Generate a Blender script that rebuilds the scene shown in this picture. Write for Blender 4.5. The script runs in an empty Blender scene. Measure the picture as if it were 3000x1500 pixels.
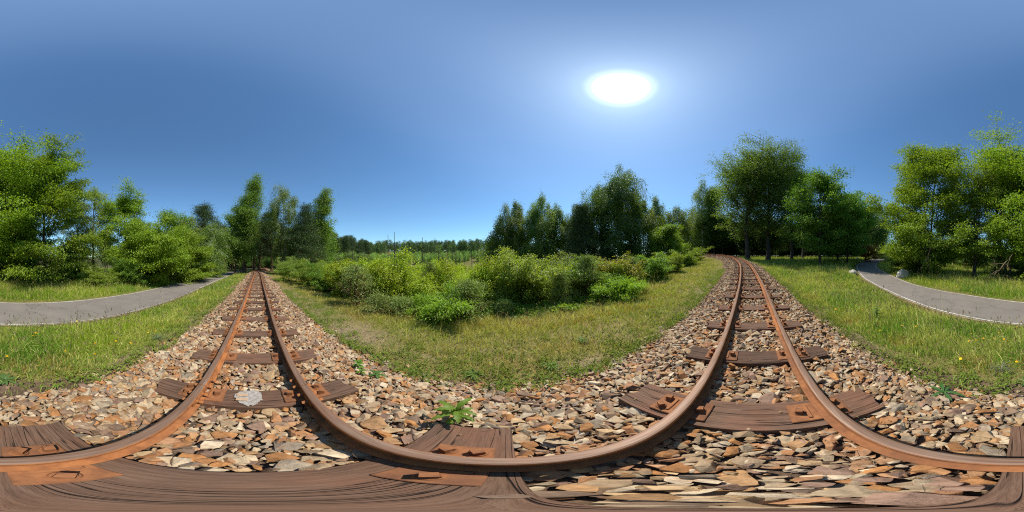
import bpy, bmesh, math, random
import numpy as np
from mathutils import Vector, Matrix

C = bpy.context.scene.collection
SC = bpy.context.scene
rng = np.random.default_rng(7)
random.seed(7)
PI = math.pi

# ------------------------------------------------------------------ camera, sky, sun, exposure
CAMZ = 1.14
cd = bpy.data.cameras.new('camera'); cam = bpy.data.objects.new('camera', cd); C.objects.link(cam)
cam.location = (0, 0, CAMZ); cam.rotation_euler = (PI/2, 0, 0)
cd.type = 'PANO'; cd.clip_start = .01; cd.clip_end = 3000
try: cd.panorama_type = 'EQUIRECTANGULAR'
except Exception: pass
try: cd.cycles.panorama_type = 'EQUIRECTANGULAR'
except Exception: pass
SC.camera = cam

SUN_AZ, SUN_EL = math.radians(38.3), math.radians(59)      # clockwise from +Y
SUN = Vector((math.sin(SUN_AZ)*math.cos(SUN_EL), math.cos(SUN_AZ)*math.cos(SUN_EL), math.sin(SUN_EL)))
W = bpy.data.worlds.new('World'); SC.world = W; W.use_nodes = True
nt = W.node_tree; nt.nodes.clear()
wo = nt.nodes.new('ShaderNodeOutputWorld'); bg = nt.nodes.new('ShaderNodeBackground')
sky = nt.nodes.new('ShaderNodeTexSky'); sky.sky_type = 'NISHITA'; sky.sun_disc = False
sky.sun_elevation = SUN_EL; sky.sun_rotation = SUN_AZ
sky.altitude = 100; sky.air_density = 1.0; sky.dust_density = .35; sky.ozone_density = 3.0
bg.inputs['Strength'].default_value = .091
# the bright aureole of the sun itself, part of the sky (the sun lamp gives the parallel light)
tc = nt.nodes.new('ShaderNodeTexCoord'); dot = nt.nodes.new('ShaderNodeVectorMath'); dot.operation = 'DOT_PRODUCT'
dot.inputs[1].default_value = SUN
nt.links.new(tc.outputs['Generated'], dot.inputs[0])
ac = nt.nodes.new('ShaderNodeMath'); ac.operation = 'ARCCOSINE'; nt.links.new(dot.outputs['Value'], ac.inputs[0])
rp = nt.nodes.new('ShaderNodeValToRGB'); nt.links.new(ac.outputs[0], rp.inputs[0])
cr = rp.color_ramp; cr.interpolation = 'EASE'
cr.elements[0].position = .080; cr.elements[0].color = (9, 9, 9, 1)
cr.elements[1].position = 1.0; cr.elements[1].color = (0, 0, 0, 1)
for p, c in ((.098, (3.0, 3.0, 3.0)), (.13, (1.0, 1.02, 1.05)), (.19, (.66, .66, .66)), (.30, (.62, .62, .60)), (.60, (.42, .42, .38))):
    e = cr.elements.new(p); e.color = (*c, 1)
gain = nt.nodes.new('ShaderNodeMix'); gain.data_type = 'RGBA'; gain.blend_type = 'MULTIPLY'; gain.inputs[0].default_value = 1
gain.inputs[7].default_value = (.94, 1.28, 1.42, 1)
nt.links.new(sky.outputs[0], gain.inputs[6])
add = nt.nodes.new('ShaderNodeMix'); add.data_type = 'RGBA'; add.blend_type = 'ADD'; add.inputs[0].default_value = 1
nt.links.new(gain.outputs[2], add.inputs[6]); nt.links.new(rp.outputs[0], add.inputs[7])
nt.links.new(add.outputs[2], bg.inputs[0]); nt.links.new(bg.outputs[0], wo.inputs[0])
sl = bpy.data.lights.new('sun', 'SUN'); sl.energy = 4.6; sl.angle = math.radians(.53); sl.color = (1, .94, .82)
so = bpy.data.objects.new('sun', sl); C.objects.link(so); so.rotation_euler = SUN.to_track_quat('Z', 'Y').to_euler()
so.location = (20, 25, 60)
SC.view_settings.view_transform = 'Standard'; SC.view_settings.look = 'None'
SC.view_settings.exposure = .35; SC.view_settings.gamma = 1
SC.cycles.use_denoising = False; SC.cycles.filter_width = 1.1
SC.cycles.max_bounces = 6; SC.cycles.transparent_max_bounces = 4

# ------------------------------------------------------------------ helpers
def mesh(name, V, F, mats, col=None, smooth=False, midx=None):
    """one mesh from arrays; F is an (n,k) array or a list of such arrays"""
    V = np.asarray(V, np.float32).reshape(-1, 3)
    Fs = [np.asarray(f, np.int32) for f in (F if isinstance(F, list) else [F]) if len(f)]
    me = bpy.data.meshes.new(name)
    me.vertices.add(len(V)); me.vertices.foreach_set('co', V.ravel())
    li = np.concatenate([f.ravel() for f in Fs]); ln = np.concatenate([np.full(len(f), f.shape[1], np.int32) for f in Fs])
    me.loops.add(len(li)); me.loops.foreach_set('vertex_index', li)
    me.polygons.add(len(ln)); st = np.zeros(len(ln), np.int32); st[1:] = np.cumsum(ln)[:-1]
    me.polygons.foreach_set('loop_start', st); me.polygons.foreach_set('loop_total', ln)
    for m in (mats if isinstance(mats, (list, tuple)) else [mats]): me.materials.append(m)
    if midx is not None: me.polygons.foreach_set('material_index', np.asarray(midx, np.int32))
    me.polygons.foreach_set('use_smooth', np.full(len(ln), smooth, bool))
    me.update(calc_edges=True)
    if col is not None:
        a = me.color_attributes.new('tint', 'FLOAT_COLOR', 'POINT')
        c = np.ones((len(V), 4), np.float32); c[:, :3] = col; a.data.foreach_set('color', c.ravel())
    return me

def link(name, me, parent=None, loc=None):
    o = bpy.data.objects.new(name, me); C.objects.link(o)
    if parent: o.parent = parent
    if loc is not None: o.location = loc
    return o

def tag(o, label=None, cat=None, group=None, kind=None):
    if label: o['label'] = label
    if cat: o['category'] = cat
    if group: o['group'] = group
    if kind: o['kind'] = kind
    return o

def thing(name, label, cat, loc=(0, 0, 0), rz=0, group=None):
    o = bpy.data.objects.new(name, None); C.objects.link(o); o.location = loc; o.rotation_euler = (0, 0, rz)
    o.empty_display_size = .1
    return tag(o, label, cat, group)

def bm_mesh(name, bm, mat, smooth=False):
    me = bpy.data.meshes.new(name); bmesh.ops.recalc_face_normals(bm, faces=bm.faces); bm.to_mesh(me); bm.free()
    me.materials.append(mat)
    if smooth: me.polygons.foreach_set('use_smooth', np.full(len(me.polygons), True))
    return me

def bm_box(bm, c, s, bevel=0, rot=None):
    r = bmesh.ops.create_cube(bm, size=1); vs = r['verts']
    bmesh.ops.scale(bm, vec=s, verts=vs)
    if bevel: 
        es = list({e for v in vs for e in v.link_edges})
        b = bmesh.ops.bevel(bm, geom=es, offset=bevel, segments=2, affect='EDGES'); vs = list({v for f in b['faces'] for v in f.verts} | {v for v in vs if v.is_valid})
    if rot: bmesh.ops.rotate(bm, matrix=rot, verts=vs)
    bmesh.ops.translate(bm, vec=c, verts=vs)
    return vs

def bm_cyl(bm, c, r1, r2, h, n=12):
    bmesh.ops.create_cone(bm, cap_ends=True, segments=n, radius1=r1, radius2=r2, depth=h, matrix=Matrix.Translation((c[0], c[1], c[2]+h/2)))

_lat = {}
def vnoise(x, y, s, seed=0):
    """smooth value noise 0..1"""
    if seed not in _lat: _lat[seed] = np.random.default_rng(1000+seed).random((256, 256))
    L = _lat[seed]; x = np.asarray(x)/s+100; y = np.asarray(y)/s+100
    i = np.floor(x).astype(int); j = np.floor(y).astype(int); u = x-i; v = y-j
    u = u*u*(3-2*u); v = v*v*(3-2*v); i0, i1, j0, j1 = i & 255, (i+1) & 255, j & 255, (j+1) & 255
    return (L[i0, j0]*(1-u)+L[i1, j0]*u)*(1-v)+(L[i0, j1]*(1-u)+L[i1, j1]*u)*v
def fbm(x, y, s, seed=0):
    return (vnoise(x, y, s, seed)+.5*vnoise(x, y, s/2.1, seed+1)+.25*vnoise(x, y, s/4.3, seed+2))/1.75

# ------------------------------------------------------------------ materials
def nodes(name):
    m = bpy.data.materials.new(name); m.use_nodes = True
    t = m.node_tree; b = t.nodes['Principled BSDF']
    return m, t, b
def N(t, kind, **kw):
    n = t.nodes.new(kind)
    for k, v in kw.items():
        if hasattr(n, k): setattr(n, k, v)
        else: n.inputs[k].default_value = v
    return n
def ramp(t, src, stops, interp='LINEAR'):
    r = t.nodes.new('ShaderNodeValToRGB'); r.color_ramp.interpolation = interp
    e = r.color_ramp.elements
    e[0].position, e[0].color = stops[0][0], (*stops[0][1], 1); e[1].position, e[1].color = stops[-1][0], (*stops[-1][1], 1)
    for p, c in stops[1:-1]: k = e.new(p); k.color = (*c, 1)
    t.links.new(src, r.inputs[0]); return r.outputs[0]
def mix(t, a, b, f, mode='MIX'):
    m = t.nodes.new('ShaderNodeMix'); m.data_type = 'RGBA'; m.blend_type = mode
    for i, s in ((0, f), (6, a), (7, b)):
        if isinstance(s, (int, float)): m.inputs[i].default_value = s
        elif isinstance(s, tuple): m.inputs[i].default_value = (*s, 1)
        else: t.links.new(s, m.inputs[i])
    return m.outputs[2]
def noise(t, scale, detail=4, vec=None, rough=.6, out=0):
    n = N(t, 'ShaderNodeTexNoise', Scale=scale, Detail=detail, Roughness=rough)
    if vec is not None: t.links.new(vec, n.inputs['Vector'])
    return n.outputs[out]
def bump(t, b, h, s=.3, d=.01):
    n = N(t, 'ShaderNodeBump', Strength=s, Distance=d); t.links.new(h, n.inputs['Height']); t.links.new(n.outputs[0], b.inputs['Normal'])
def objco(t): return t.nodes.new('ShaderNodeTexCoord').outputs['Object']
def mapping(t, vec, sc):
    m = t.nodes.new('ShaderNodeMapping'); m.inputs['Scale'].default_value = sc; t.links.new(vec, m.inputs[0]); return m.outputs[0]

def leaf_material(name, trans=.40, rough=.5, spec=.35, tcol=(1.5, 1.45, .55)):
    m, t, b = nodes(name); out = t.nodes['Material Output']
    at = N(t, 'ShaderNodeAttribute', attribute_name='tint'); oi = t.nodes.new('ShaderNodeObjectInfo')
    hs = N(t, 'ShaderNodeHueSaturation'); t.links.new(at.outputs[0], hs.inputs['Color'])
    for k, a, c in (('Hue', .016, .493), ('Value', .28, .88)):
        mm = N(t, 'ShaderNodeMath', operation='MULTIPLY_ADD'); t.links.new(oi.outputs['Random'], mm.inputs[0]); mm.inputs[1].default_value = a; mm.inputs[2].default_value = c
        t.links.new(mm.outputs[0], hs.inputs[k])
    t.links.new(hs.outputs[0], b.inputs['Base Color']); b.inputs['Roughness'].default_value = rough; b.inputs['Specular IOR Level'].default_value = spec
    tr = t.nodes.new('ShaderNodeBsdfTranslucent'); t.links.new(mix(t, hs.outputs[0], tcol, 1.0, 'MULTIPLY'), tr.inputs[0])
    ms = t.nodes.new('ShaderNodeMixShader'); ms.inputs[0].default_value = trans
    t.links.new(b.outputs[0], ms.inputs[1]); t.links.new(tr.outputs[0], ms.inputs[2]); t.links.new(ms.outputs[0], out.inputs[0])
    return m
M_LEAF = leaf_material('leaf')
M_NEEDLE = leaf_material('needle', trans=.1, rough=.55, tcol=(1.2, 1.3, .6))
M_GRASS = leaf_material('grass_blade', trans=.42, rough=.55, spec=.25, tcol=(1.3, 1.3, .6))
M_PETAL = leaf_material('petal', trans=.15, spec=.2, tcol=(1, 1, 1))

def bark_material(name, c1, c2, sc=(6, 6, 1.2), birch=False):
    m, t, b = nodes(name); v = mapping(t, objco(t), sc)
    n = noise(t, 3, 6, v); b.inputs['Roughness'].default_value = .9
    col = ramp(t, n, [(.35, c1), (.65, c2)])
    if birch:
        d = noise(t, 2.2, 3, mapping(t, objco(t), (1.2, 1.2, 5)))
        col = mix(t, col, (.02, .018, .015), ramp(t, d, [(.56, (0, 0, 0)), (.62, (1, 1, 1))]))
    t.links.new(col, b.inputs['Base Color']); bump(t, b, n, .6, .02); return m
M_BARK = bark_material('bark', (.035, .027, .02), (.12, .095, .07))
M_PINEBARK = bark_material('pine_bark', (.07, .04, .025), (.24, .13, .07))
M_BIRCH = bark_material('birch_bark', (.42, .40, .36), (.62, .60, .56), birch=True)
M_DEAD = bark_material('dead_wood', (.03, .027, .024), (.09, .08, .07))
M_TWIG = bark_material('bare_twig', (.12, .085, .055), (.3, .22, .14))

def rust_material():
    m, t, b = nodes('rusty_steel'); v = objco(t)
    n1 = noise(t, 14, 8, v, .65); n2 = noise(t, 2.3, 4, mapping(t, v, (.4, 1, 1)))
    col = ramp(t, n1, [(.3, (.17, .064, .026)), (.5, (.34, .125, .038)), (.7, (.46, .185, .06))])
    col = mix(t, col, (.12, .055, .032), ramp(t, n2, [(.42, (0, 0, 0)), (.7, (.7, .7, .7))]))
    t.links.new(col, b.inputs['Base Color']); b.inputs['Roughness'].default_value = .82; b.inputs['Specular IOR Level'].default_value = .3
    bump(t, b, noise(t, 160, 4, v), .35, .002); return m
M_RUST = rust_material()
def railtop_material():
    m, t, b = nodes('worn_rail_top'); v = mapping(t, objco(t), (.6, 40, 40))
    n = noise(t, 2.0, 6, v); n2 = noise(t, 9, 5, objco(t))
    col = ramp(t, n, [(.3, (.15, .075, .045)), (.55, (.22, .132, .085)), (.75, (.31, .215, .155))])
    col = mix(t, col, (.22, .095, .045), ramp(t, n2, [(.5, (0, 0, 0)), (.75, (.6, .6, .6))]))
    t.links.new(col, b.inputs['Base Color']); b.inputs['Metallic'].default_value = .2; b.inputs['Roughness'].default_value = .55
    bump(t, b, n, .15, .002); return m
M_RAILTOP = railtop_material()
def wood_material():
    m, t, b = nodes('weathered_sleeper_wood'); v = objco(t); oi = t.nodes.new('ShaderNodeObjectInfo')
    off = N(t, 'ShaderNodeVectorMath', operation='ADD'); t.links.new(v, off.inputs[0])
    sc = N(t, 'ShaderNodeVectorMath', operation='SCALE'); sc.inputs[0].default_value = (3, 17, 5); t.links.new(oi.outputs['Random'], sc.inputs['Scale'])
    t.links.new(sc.outputs[0], off.inputs[1]); vv = off.outputs[0]
    g = noise(t, 3, 8, mapping(t, vv, (34, 2.6, 34)), .68); cr = noise(t, 2.2, 2, mapping(t, vv, (11, .28, 4)))
    col = ramp(t, g, [(.25, (.055, .033, .020)), (.5, (.122, .073, .050)), (.7, (.16, .104, .074)), (.9, (.215, .155, .118))])
    big = noise(t, 3.5, 3, vv)
    col = mix(t, col, (.19, .085, .05), ramp(t, big, [(.45, (0, 0, 0)), (.75, (.65, .65, .65))]))
    crack = ramp(t, cr, [(.49, (0, 0, 0)), (.5, (1, 1, 1)), (.51, (0, 0, 0))])
    col = mix(t, col, (.018, .013, .011), crack)
    col = mix(t, col, ramp(t, oi.outputs['Random'], [(0, (.72, .70, .68)), (.5, (1.02, .96, .9)), (1, (1.3, 1.26, 1.22))]), 1.0, 'MULTIPLY')
    t.links.new(col, b.inputs['Base Color']); b.inputs['Roughness'].default_value = .85; b.inputs['Specular IOR Level'].default_value = .25
    hh = N(t, 'ShaderNodeMath', operation='SUBTRACT'); t.links.new(g, hh.inputs[0]); t.links.new(crack, hh.inputs[1])
    bump(t, b, hh.outputs[0], .9, .006); return m
M_WOOD = wood_material()
def stone_material():
    m, t, b = nodes('ballast_stone'); at = N(t, 'ShaderNodeAttribute', attribute_name='tint'); v = objco(t)
    n = noise(t, 38, 5, v); n2 = noise(t, 130, 4, v); n3 = noise(t, 17, 3, v)
    col = mix(t, at.outputs[0], ramp(t, n, [(.3, (.62, .60, .58)), (.55, (1.05, 1.03, 1.0)), (.75, (1.25, 1.2, 1.12))]), 1.0, 'MULTIPLY')
    col = mix(t, col, (.33, .15, .06), ramp(t, n3, [(.56, (0, 0, 0)), (.72, (.5, .5, .5))]))
    t.links.new(col, b.inputs['Base Color']); b.inputs['Roughness'].default_value = .85; b.inputs['Specular IOR Level'].default_value = .3
    bump(t, b, n2, .55, .006); return m
M_STONE = stone_material()
def ground_material():
    m, t, b = nodes('ground'); at = N(t, 'ShaderNodeAttribute', attribute_name='tint'); v = objco(t)
    n = noise(t, 9, 8, v, .7); n2 = noise(t, 55, 4, v)
    col = mix(t, at.outputs[0], ramp(t, n, [(.3, (.6, .6, .6)), (.7, (1.3, 1.28, 1.2))]), 1.0, 'MULTIPLY')
    col = mix(t, col, ramp(t, n2, [(.3, (.65, .65, .65)), (.7, (1.3, 1.3, 1.3))]), 1.0, 'MULTIPLY')
    t.links.new(col, b.inputs['Base Color']); b.inputs['Roughness'].default_value = .95; b.inputs['Specular IOR Level'].default_value = .15
    bump(t, b, n2, .7, .03); return m
M_GROUND = ground_material()
def asphalt_material():
    m, t, b = nodes('asphalt'); v = objco(t)
    n = noise(t, 1.1, 5, v); n2 = noise(t, 90, 3, v)
    col = ramp(t, n, [(.3, (.165, .142, .122)), (.7, (.205, .178, .154))])
    col = mix(t, col, ramp(t, n2, [(.3, (.72, .72, .72)), (.7, (1.22, 1.22, 1.22))]), 1.0, 'MULTIPLY')
    vo = t.nodes.new('ShaderNodeTexVoronoi'); vo.feature = 'DISTANCE_TO_EDGE'; vo.inputs['Scale'].default_value = .55
    wv = N(t, 'ShaderNodeVectorMath', operation='ADD'); t.links.new(v, wv.inputs[0]); t.links.new(noise(t, 2.5, 4, v, out=1), wv.inputs[1]); t.links.new(wv.outputs[0], vo.inputs['Vector'])
    col = mix(t, col, (.05, .045, .04), ramp(t, vo.outputs['Distance'], [(.004, (.55, .55, .55)), (.012, (0, 0, 0))]))
    col = mix(t, col, (.22, .19, .15), ramp(t, noise(t, .7, 6, v, .75), [(.56, (0, 0, 0)), (.75, (.55, .55, .55))]))
    t.links.new(col, b.inputs['Base Color']); b.inputs['Roughness'].default_value = .9; bump(t, b, n2, .4, .004); return m
M_ASPH = asphalt_material()
def flat_material(name, c, rough=.8, var=.25, sc=20):
    m, t, b = nodes(name); n = noise(t, sc, 6, objco(t), .7)
    lo = tuple(x*(1-var) for x in c); hi = tuple(x*(1+var) for x in c)
    t.links.new(ramp(t, n, [(.3, lo), (.7, hi)]), b.inputs['Base Color']); b.inputs['Roughness'].default_value = rough
    bump(t, b, n, .4, .01); return m
M_LINE = flat_material('road_paint', (.46, .44, .40), .85, .4, 5)
M_PAINT = flat_material('white_paint', (.30, .265, .235), .85, .55, 40)
M_BARE = flat_material('bare_wood', (.42, .28, .17), .8, .2, 40)
M_BOULDER = flat_material('boulder_stone', (.5, .46, .40), .85, .35, 8)
M_VERGE = flat_material('sandy_path_edge', (.26, .19, .12), .95, .4, 9)

# ------------------------------------------------------------------ the lie of the land
CX = np.array([-60, -45, -38, -30, -15, -5, -1, 0, .7, 3.2, 6.73, 12.3, 18.3, 25, 30, 35, 40, 50.])
CY = np.array([12, 5, 2.2, .42, .12, .0, -.02, 0, .05, .3, .8, 1.9, 3.8, 7.6, 11.8, 16.9, 23, 36.])
def centre(x):
    """track centre line y(x) and its slope"""
    m = np.gradient(CY, CX); x = np.asarray(x, float); xc = np.clip(x, CX[0], CX[-1])
    i = np.clip(np.searchsorted(CX, xc)-1, 0, len(CX)-2); h = CX[i+1]-CX[i]; t = (xc-CX[i])/h
    y = (2*t**3-3*t**2+1)*CY[i]+(t**3-2*t**2+t)*h*m[i]+(-2*t**3+3*t**2)*CY[i+1]+(t**3-t**2)*h*m[i+1]
    d = ((6*t*t-6*t)*CY[i]+(3*t*t-4*t+1)*h*m[i]+(-6*t*t+6*t)*CY[i+1]+(3*t*t-2*t)*h*m[i+1])/h
    return y+(x-xc)*d, d
def base(x): return np.interp(x, [-400, -60, -45, -30, 28, 45, 80, 400], [-3, -2.2, -1.95, -1.5, 1.4, 1.9, 2.2, 2.5])
QX = [-400, -40, -14, -6.6, -4.3, -1.9, -1.28, -1.0, -.62, .62, 1.0, 1.45, 3, 5, 8, 16, 60, 400]
QZ = [-1, -1, -.95, -.8, -.8, -.42, -.3, -.17, -.03, -.03, -.16, -.32, -.42, -.62, -.95, -1.6, -2.1, -2.1]
def lateral(x, y):
    yc, d = centre(x); return (np.asarray(y)-yc)/np.sqrt(1+d*d)
def ground(x, y):
    x = np.asarray(x, float); y = np.asarray(y, float); r = np.hypot(x, y)
    z = base(x)+np.interp(lateral(x, y), QX, QZ)
    z = z+.05*(fbm(x, y, 1.3, 3)-.5)*np.clip((np.abs(lateral(x, y))-1.4)/1.5, 0, 1)
    az = np.degrees(np.arctan2(x, y))                                   # wooded hills beyond the valley in front
    hill = np.interp(az, [-95, -78, -66, -58, -50, -30, 0, 40], [0, 15, 14.5, 11, 9.2, 9.6, 9.6, 0])*np.clip((r-70)/60, 0, 1)
    return z+hill
def gz(x, y): return float(ground(x, y))
def spot(px, d):
    a = math.radians((px-1500)*.12); return d*math.sin(a), d*math.cos(a)

NEAR = np.array([(-60, 3.5), (-45, -1.6), (-38, -3.4), (-21.6, -4.4), (-11.2, -4.2), (-7, -4.0), (-4, -4.05), (-1.75, -4.25), (0, -4.3), (2.2, -4.45), (4.0, -4.7), (5.5, -5.05), (8.6, -5.9), (13, -8.0), (16.7, -10.1), (21, -13.4), (27.8, -20.1), (34, -28), (40, -38)])
FAR = np.array([(-60, 1.1), (-45, -4.1), (-38, -5.9), (-29, -7.0), (-17.8, -7.1), (-12.4, -6.95), (-7.7, -6.75), (-3, -6.6), (0, -6.55), (2.08, -6.85), (4.36, -7.1), (5.7, -7.3), (7.26, -7.8), (9.2, -8.7), (14.1, -11.2), (17.4, -13.6), (22.4, -18.4), (29, -28), (34, -38)])
def smooth_line(P, n=260):
    s = np.concatenate([[0], np.cumsum(np.hypot(*np.diff(P, axis=0).T))]); m = np.gradient(P, s, axis=0)
    u = np.linspace(0, s[-1], n); i = np.clip(np.searchsorted(s, u)-1, 0, len(s)-2); h = s[i+1]-s[i]; t = ((u-s[i])/h)[:, None]; h = h[:, None]
    return (2*t**3-3*t**2+1)*P[i]+(t**3-2*t**2+t)*h*m[i]+(-2*t**3+3*t**2)*P[i+1]+(t**3-t**2)*h*m[i+1]
NL, FL = smooth_line(NEAR), smooth_line(FAR)
# inside-the-path test on a grid
def path_side(x, y):
    """>0 inside the path; distance-like"""
    yn = np.interp(x, NL[:, 0], NL[:, 1]); yf = np.interp(x, FL[:, 0], FL[:, 1])
    return np.minimum(yn-y, y-yf)

def build_ground():
    r = np.concatenate([[0.02], np.linspace(.08, 3, 60), 3*np.exp(np.linspace(.03, math.log(800/3), 150))]); na = 420
    a = np.linspace(0, 2*PI, na, endpoint=False); R, A = np.meshgrid(r, a, indexing='ij')
    x = R*np.sin(A); y = R*np.cos(A); q = lateral(x, y)
    z = ground(x, y)
    z = z-.05*(np.abs(q) < 1.45)-.05*np.clip(path_side(x, y)*6+.3, 0, 1)
    x, y, z, q = x.ravel(), y.ravel(), z.ravel(), q.ravel()
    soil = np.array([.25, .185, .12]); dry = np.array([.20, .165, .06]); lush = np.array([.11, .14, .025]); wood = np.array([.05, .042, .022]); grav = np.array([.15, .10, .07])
    n = fbm(x, y, 1.6, 11)
    c = lush+(dry-lush)*np.clip((n-.35)*3, 0, 1)[:, None]
    fr = (q > 0)[:, None]; c = np.where(fr, .55*c+.45*dry, c)
    near = np.clip(1-(np.abs(q)-1.6)/1.3, 0, 1)*np.clip((fbm(x, y, .8, 21)-.3)*3, 0, 1); c = c*(1-near[:, None])+soil*near[:, None]
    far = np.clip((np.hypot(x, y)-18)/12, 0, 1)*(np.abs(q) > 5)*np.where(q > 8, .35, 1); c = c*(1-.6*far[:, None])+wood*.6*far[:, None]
    c[np.abs(q) < 1.5] = grav
    i = np.arange(len(r)-1)[:, None]*na; j = np.arange(na)[None]; k = (j+1) % na
    F = np.stack([i+j, i+k, i+na+k, i+na+j], -1).reshape(-1, 4)
    V = np.stack([x, y, z], -1); V = np.vstack([V, [[0, 0, z[0]]]])
    c = np.vstack([c, c[:1]]); T = np.stack([np.arange(na), np.full(na, len(V)-1), (np.arange(na)+1) % na], -1)
    tag(link('ground', mesh('ground', V, [F[:, ::-1], T], M_GROUND, c, True)), kind='structure')
build_ground()

def strip(A, B, lift, n=4):
    """sheet between two polylines of equal length, draped on the ground"""
    f = np.linspace(0, 1, n)[None, :, None]; P = A[:, None]*(1-f)+B[:, None]*f
    z = ground(P[..., 0], P[..., 1])
    z = (z*0+ (z[:, :1]*(1-f[..., 0])+z[:, -1:]*f[..., 0]))+lift
    V = np.concatenate([P, z[..., None]], -1).reshape(-1, 3); m = len(A)
    i = np.arange(m-1)[:, None]*n; j = np.arange(n-1)[None]
    return V, np.stack([i+j, i+n+j, i+n+j+1, i+j+1], -1).reshape(-1, 4)
def inset(A, B, d):
    v = B-A; return A+v/np.linalg.norm(v, axis=1, keepdims=True)*d
def build_path():
    for A, B, w in ((NL, FL, -.14), (FL, NL, -.2)):
        V, F = strip(inset(A, B, w), inset(A, B, .02), .010, 3); tag(link('path_verge', mesh('path_verge', V, F, M_VERGE, None, True)), kind='structure')
    V, F = strip(NL, FL, .018, 8); tag(link('path', mesh('path', V, F, M_ASPH, None, True)), kind='structure')
    V, F = strip(inset(NL, FL, .01), inset(NL, FL, .11), .024, 2); tag(link('path_marking', mesh('path_marking', V, F, M_LINE)), kind='structure')
    V, F = strip(inset(FL, NL, .01), inset(FL, NL, .10), .024, 2); tag(link('path_marking', mesh('path_marking', V, F, M_LINE)), kind='structure')
build_path()

# ------------------------------------------------------------------ the track
GA = .327                                                     # half the distance between rail centres
def track_frame(s_x):
    y, d = centre(s_x); z = base(s_x); dz = (base(s_x+.05)-base(s_x-.05))/.1
    t = np.array([1, float(d), float(dz)]); t /= np.linalg.norm(t)
    n = np.array([-t[1], t[0], 0]); n /= np.linalg.norm(n)
    return np.array([float(s_x), float(y), float(z)]), t, n, np.cross(t, n)
# x positions at equal arc length
_xs = np.linspace(-50, 45, 4000); _ys, _ = centre(_xs); _arc = np.concatenate([[0], np.cumsum(np.hypot(np.diff(_xs), np.diff(_ys)))]); _arc -= np.interp(0, _xs, _arc)
def x_at(s): return float(np.interp(s, _arc, _xs))

PROF = [(-.045, .012), (-.045, .019), (-.012, .028), (-.0065, .036), (-.0065, .082), (-.012, .090), (-.026, .096), (-.0265, .112), (-.022, .1185), (-.013, .1205), (0, .121),
        (.013, .1205), (.022, .1185), (.0265, .112), (.026, .096), (.012, .090), (.0065, .082), (.0065, .036), (.012, .028), (.045, .019), (.045, .012)]
def rail_mesh(s0, s1, side):
    n = max(2, int((s1-s0)/.22)); V = []; k = len(PROF)
    for s in np.linspace(s0, s1, n):
        p, t, nn, u = track_frame(x_at(s))
        for a, b in PROF: V.append(p+nn*(a+side*GA)+u*b)
    F = []; mi = []
    for i in range(n-1):
        for j in range(k):
            F.append((i*k+j, i*k+(j+1) % k, (i+1)*k+(j+1) % k, (i+1)*k+j)); mi.append(1 if 7 < j < 12 else 0)
    me = mesh('rail', V, [np.array(F), np.array([list(range(k))[::-1], [(n-1)*k+j for j in range(k)]])], [M_RUST, M_RAILTOP], midx=mi+[0, 0])
    return me
def at_track(o, s, off=0, up=0):
    p, t, n, u = track_frame(x_at(s)); q = p+n*off+u*up
    o.matrix_world = Matrix(((t[0], n[0], u[0], q[0]), (t[1], n[1], u[1], q[1]), (t[2], n[2], u[2], q[2]), (0, 0, 0, 1)))
def bm_hexbolt(bm, c, r=.017, h=.022, w=.03, axis='Z'):
    rot = Matrix.Identity(4) if axis == 'Z' else Matrix.Rotation(PI/2 if axis == '-Y' else -PI/2, 4, 'X')
    T = Matrix.Translation(c) @ rot
    bmesh.ops.create_cone(bm, cap_ends=True, segments=14, radius1=w, radius2=w*.85, depth=.008, matrix=T @ Matrix.Translation((0, 0, .004)))
    bmesh.ops.create_cone(bm, cap_ends=True, segments=14, radius1=w*.7, radius2=r*1.1, depth=.01, matrix=T @ Matrix.Translation((0, 0, .013)))
    vs = bmesh.ops.create_cone(bm, cap_ends=True, segments=4, radius1=r*1.35, radius2=r*1.2, depth=h, matrix=T @ Matrix.Translation((0, 0, .018+h/2)))
JX = -1.0
JS = float(np.interp(JX, _xs, _arc))
def build_rails():
    lab = {(1, 0): 'rusty rail of the left-hand stretch, nearer the thicket, running into the pine wood', (1, 1): 'rusty rail nearer the thicket on the curving right-hand stretch',
           (-1, 0): 'rusty rail on the path side of the straight stretch towards the pine wood', (-1, 1): 'rusty rail on the path side of the curving right-hand stretch'}
    for side in (1, -1):
        for half in (0, 1):
            s0, s1 = (_arc[0]+1, JS-.0035) if half == 0 else (JS+.0035, _arc[-1]-1)
            o = link('rail', rail_mesh(s0, s1, side)); tag(o, lab[(side, half)], 'rail', 'rails of the narrow track')
            if half == 1:
                for io in (1, -1):                                 # joint bars either side of the web
                    bm = bmesh.new(); bm_box(bm, (0, 0, 0), (.40, .012, .045), .004)
                    f = link('joint_bar', bm_mesh('joint_bar', bm, M_RUST), o); at_track(f, JS, side*GA+io*.0185, .060)
                    for k in (-.15, -.055, .055, .15):
                        bm = bmesh.new(); bm_hexbolt(bm, (0, 0, 0), .013, .02, .018, 'Y' if io == 1 else '-Y')
                        b = link('bolt', bm_mesh('bolt', bm, M_RUST), f); b.location = (k, io*.006, 0)
        for half in (0, 1):
            pass
    # dab of white paint on the shaded web of the rail nearer the thicket
    r = bpy.data.objects['rail.001']
    bm = bmesh.new(); bm_box(bm, (0, 0, 0), (.075, .0015, .036), .0005)
    p = link('paint_mark', bm_mesh('paint_mark', bm, M_PAINT), r); at_track(p, .55, GA-.0078, .058)
    r2 = bpy.data.objects['rail.002']
    bm = bmesh.new(); bm_box(bm, (0, 0, 0), (.03, .012, .0012), .0004)
    p = link('paint_mark', bm_mesh('paint_mark', bm, M_PAINT), r2); at_track(p, JS-.03, -GA+.034, .023)
build_rails()

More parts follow.
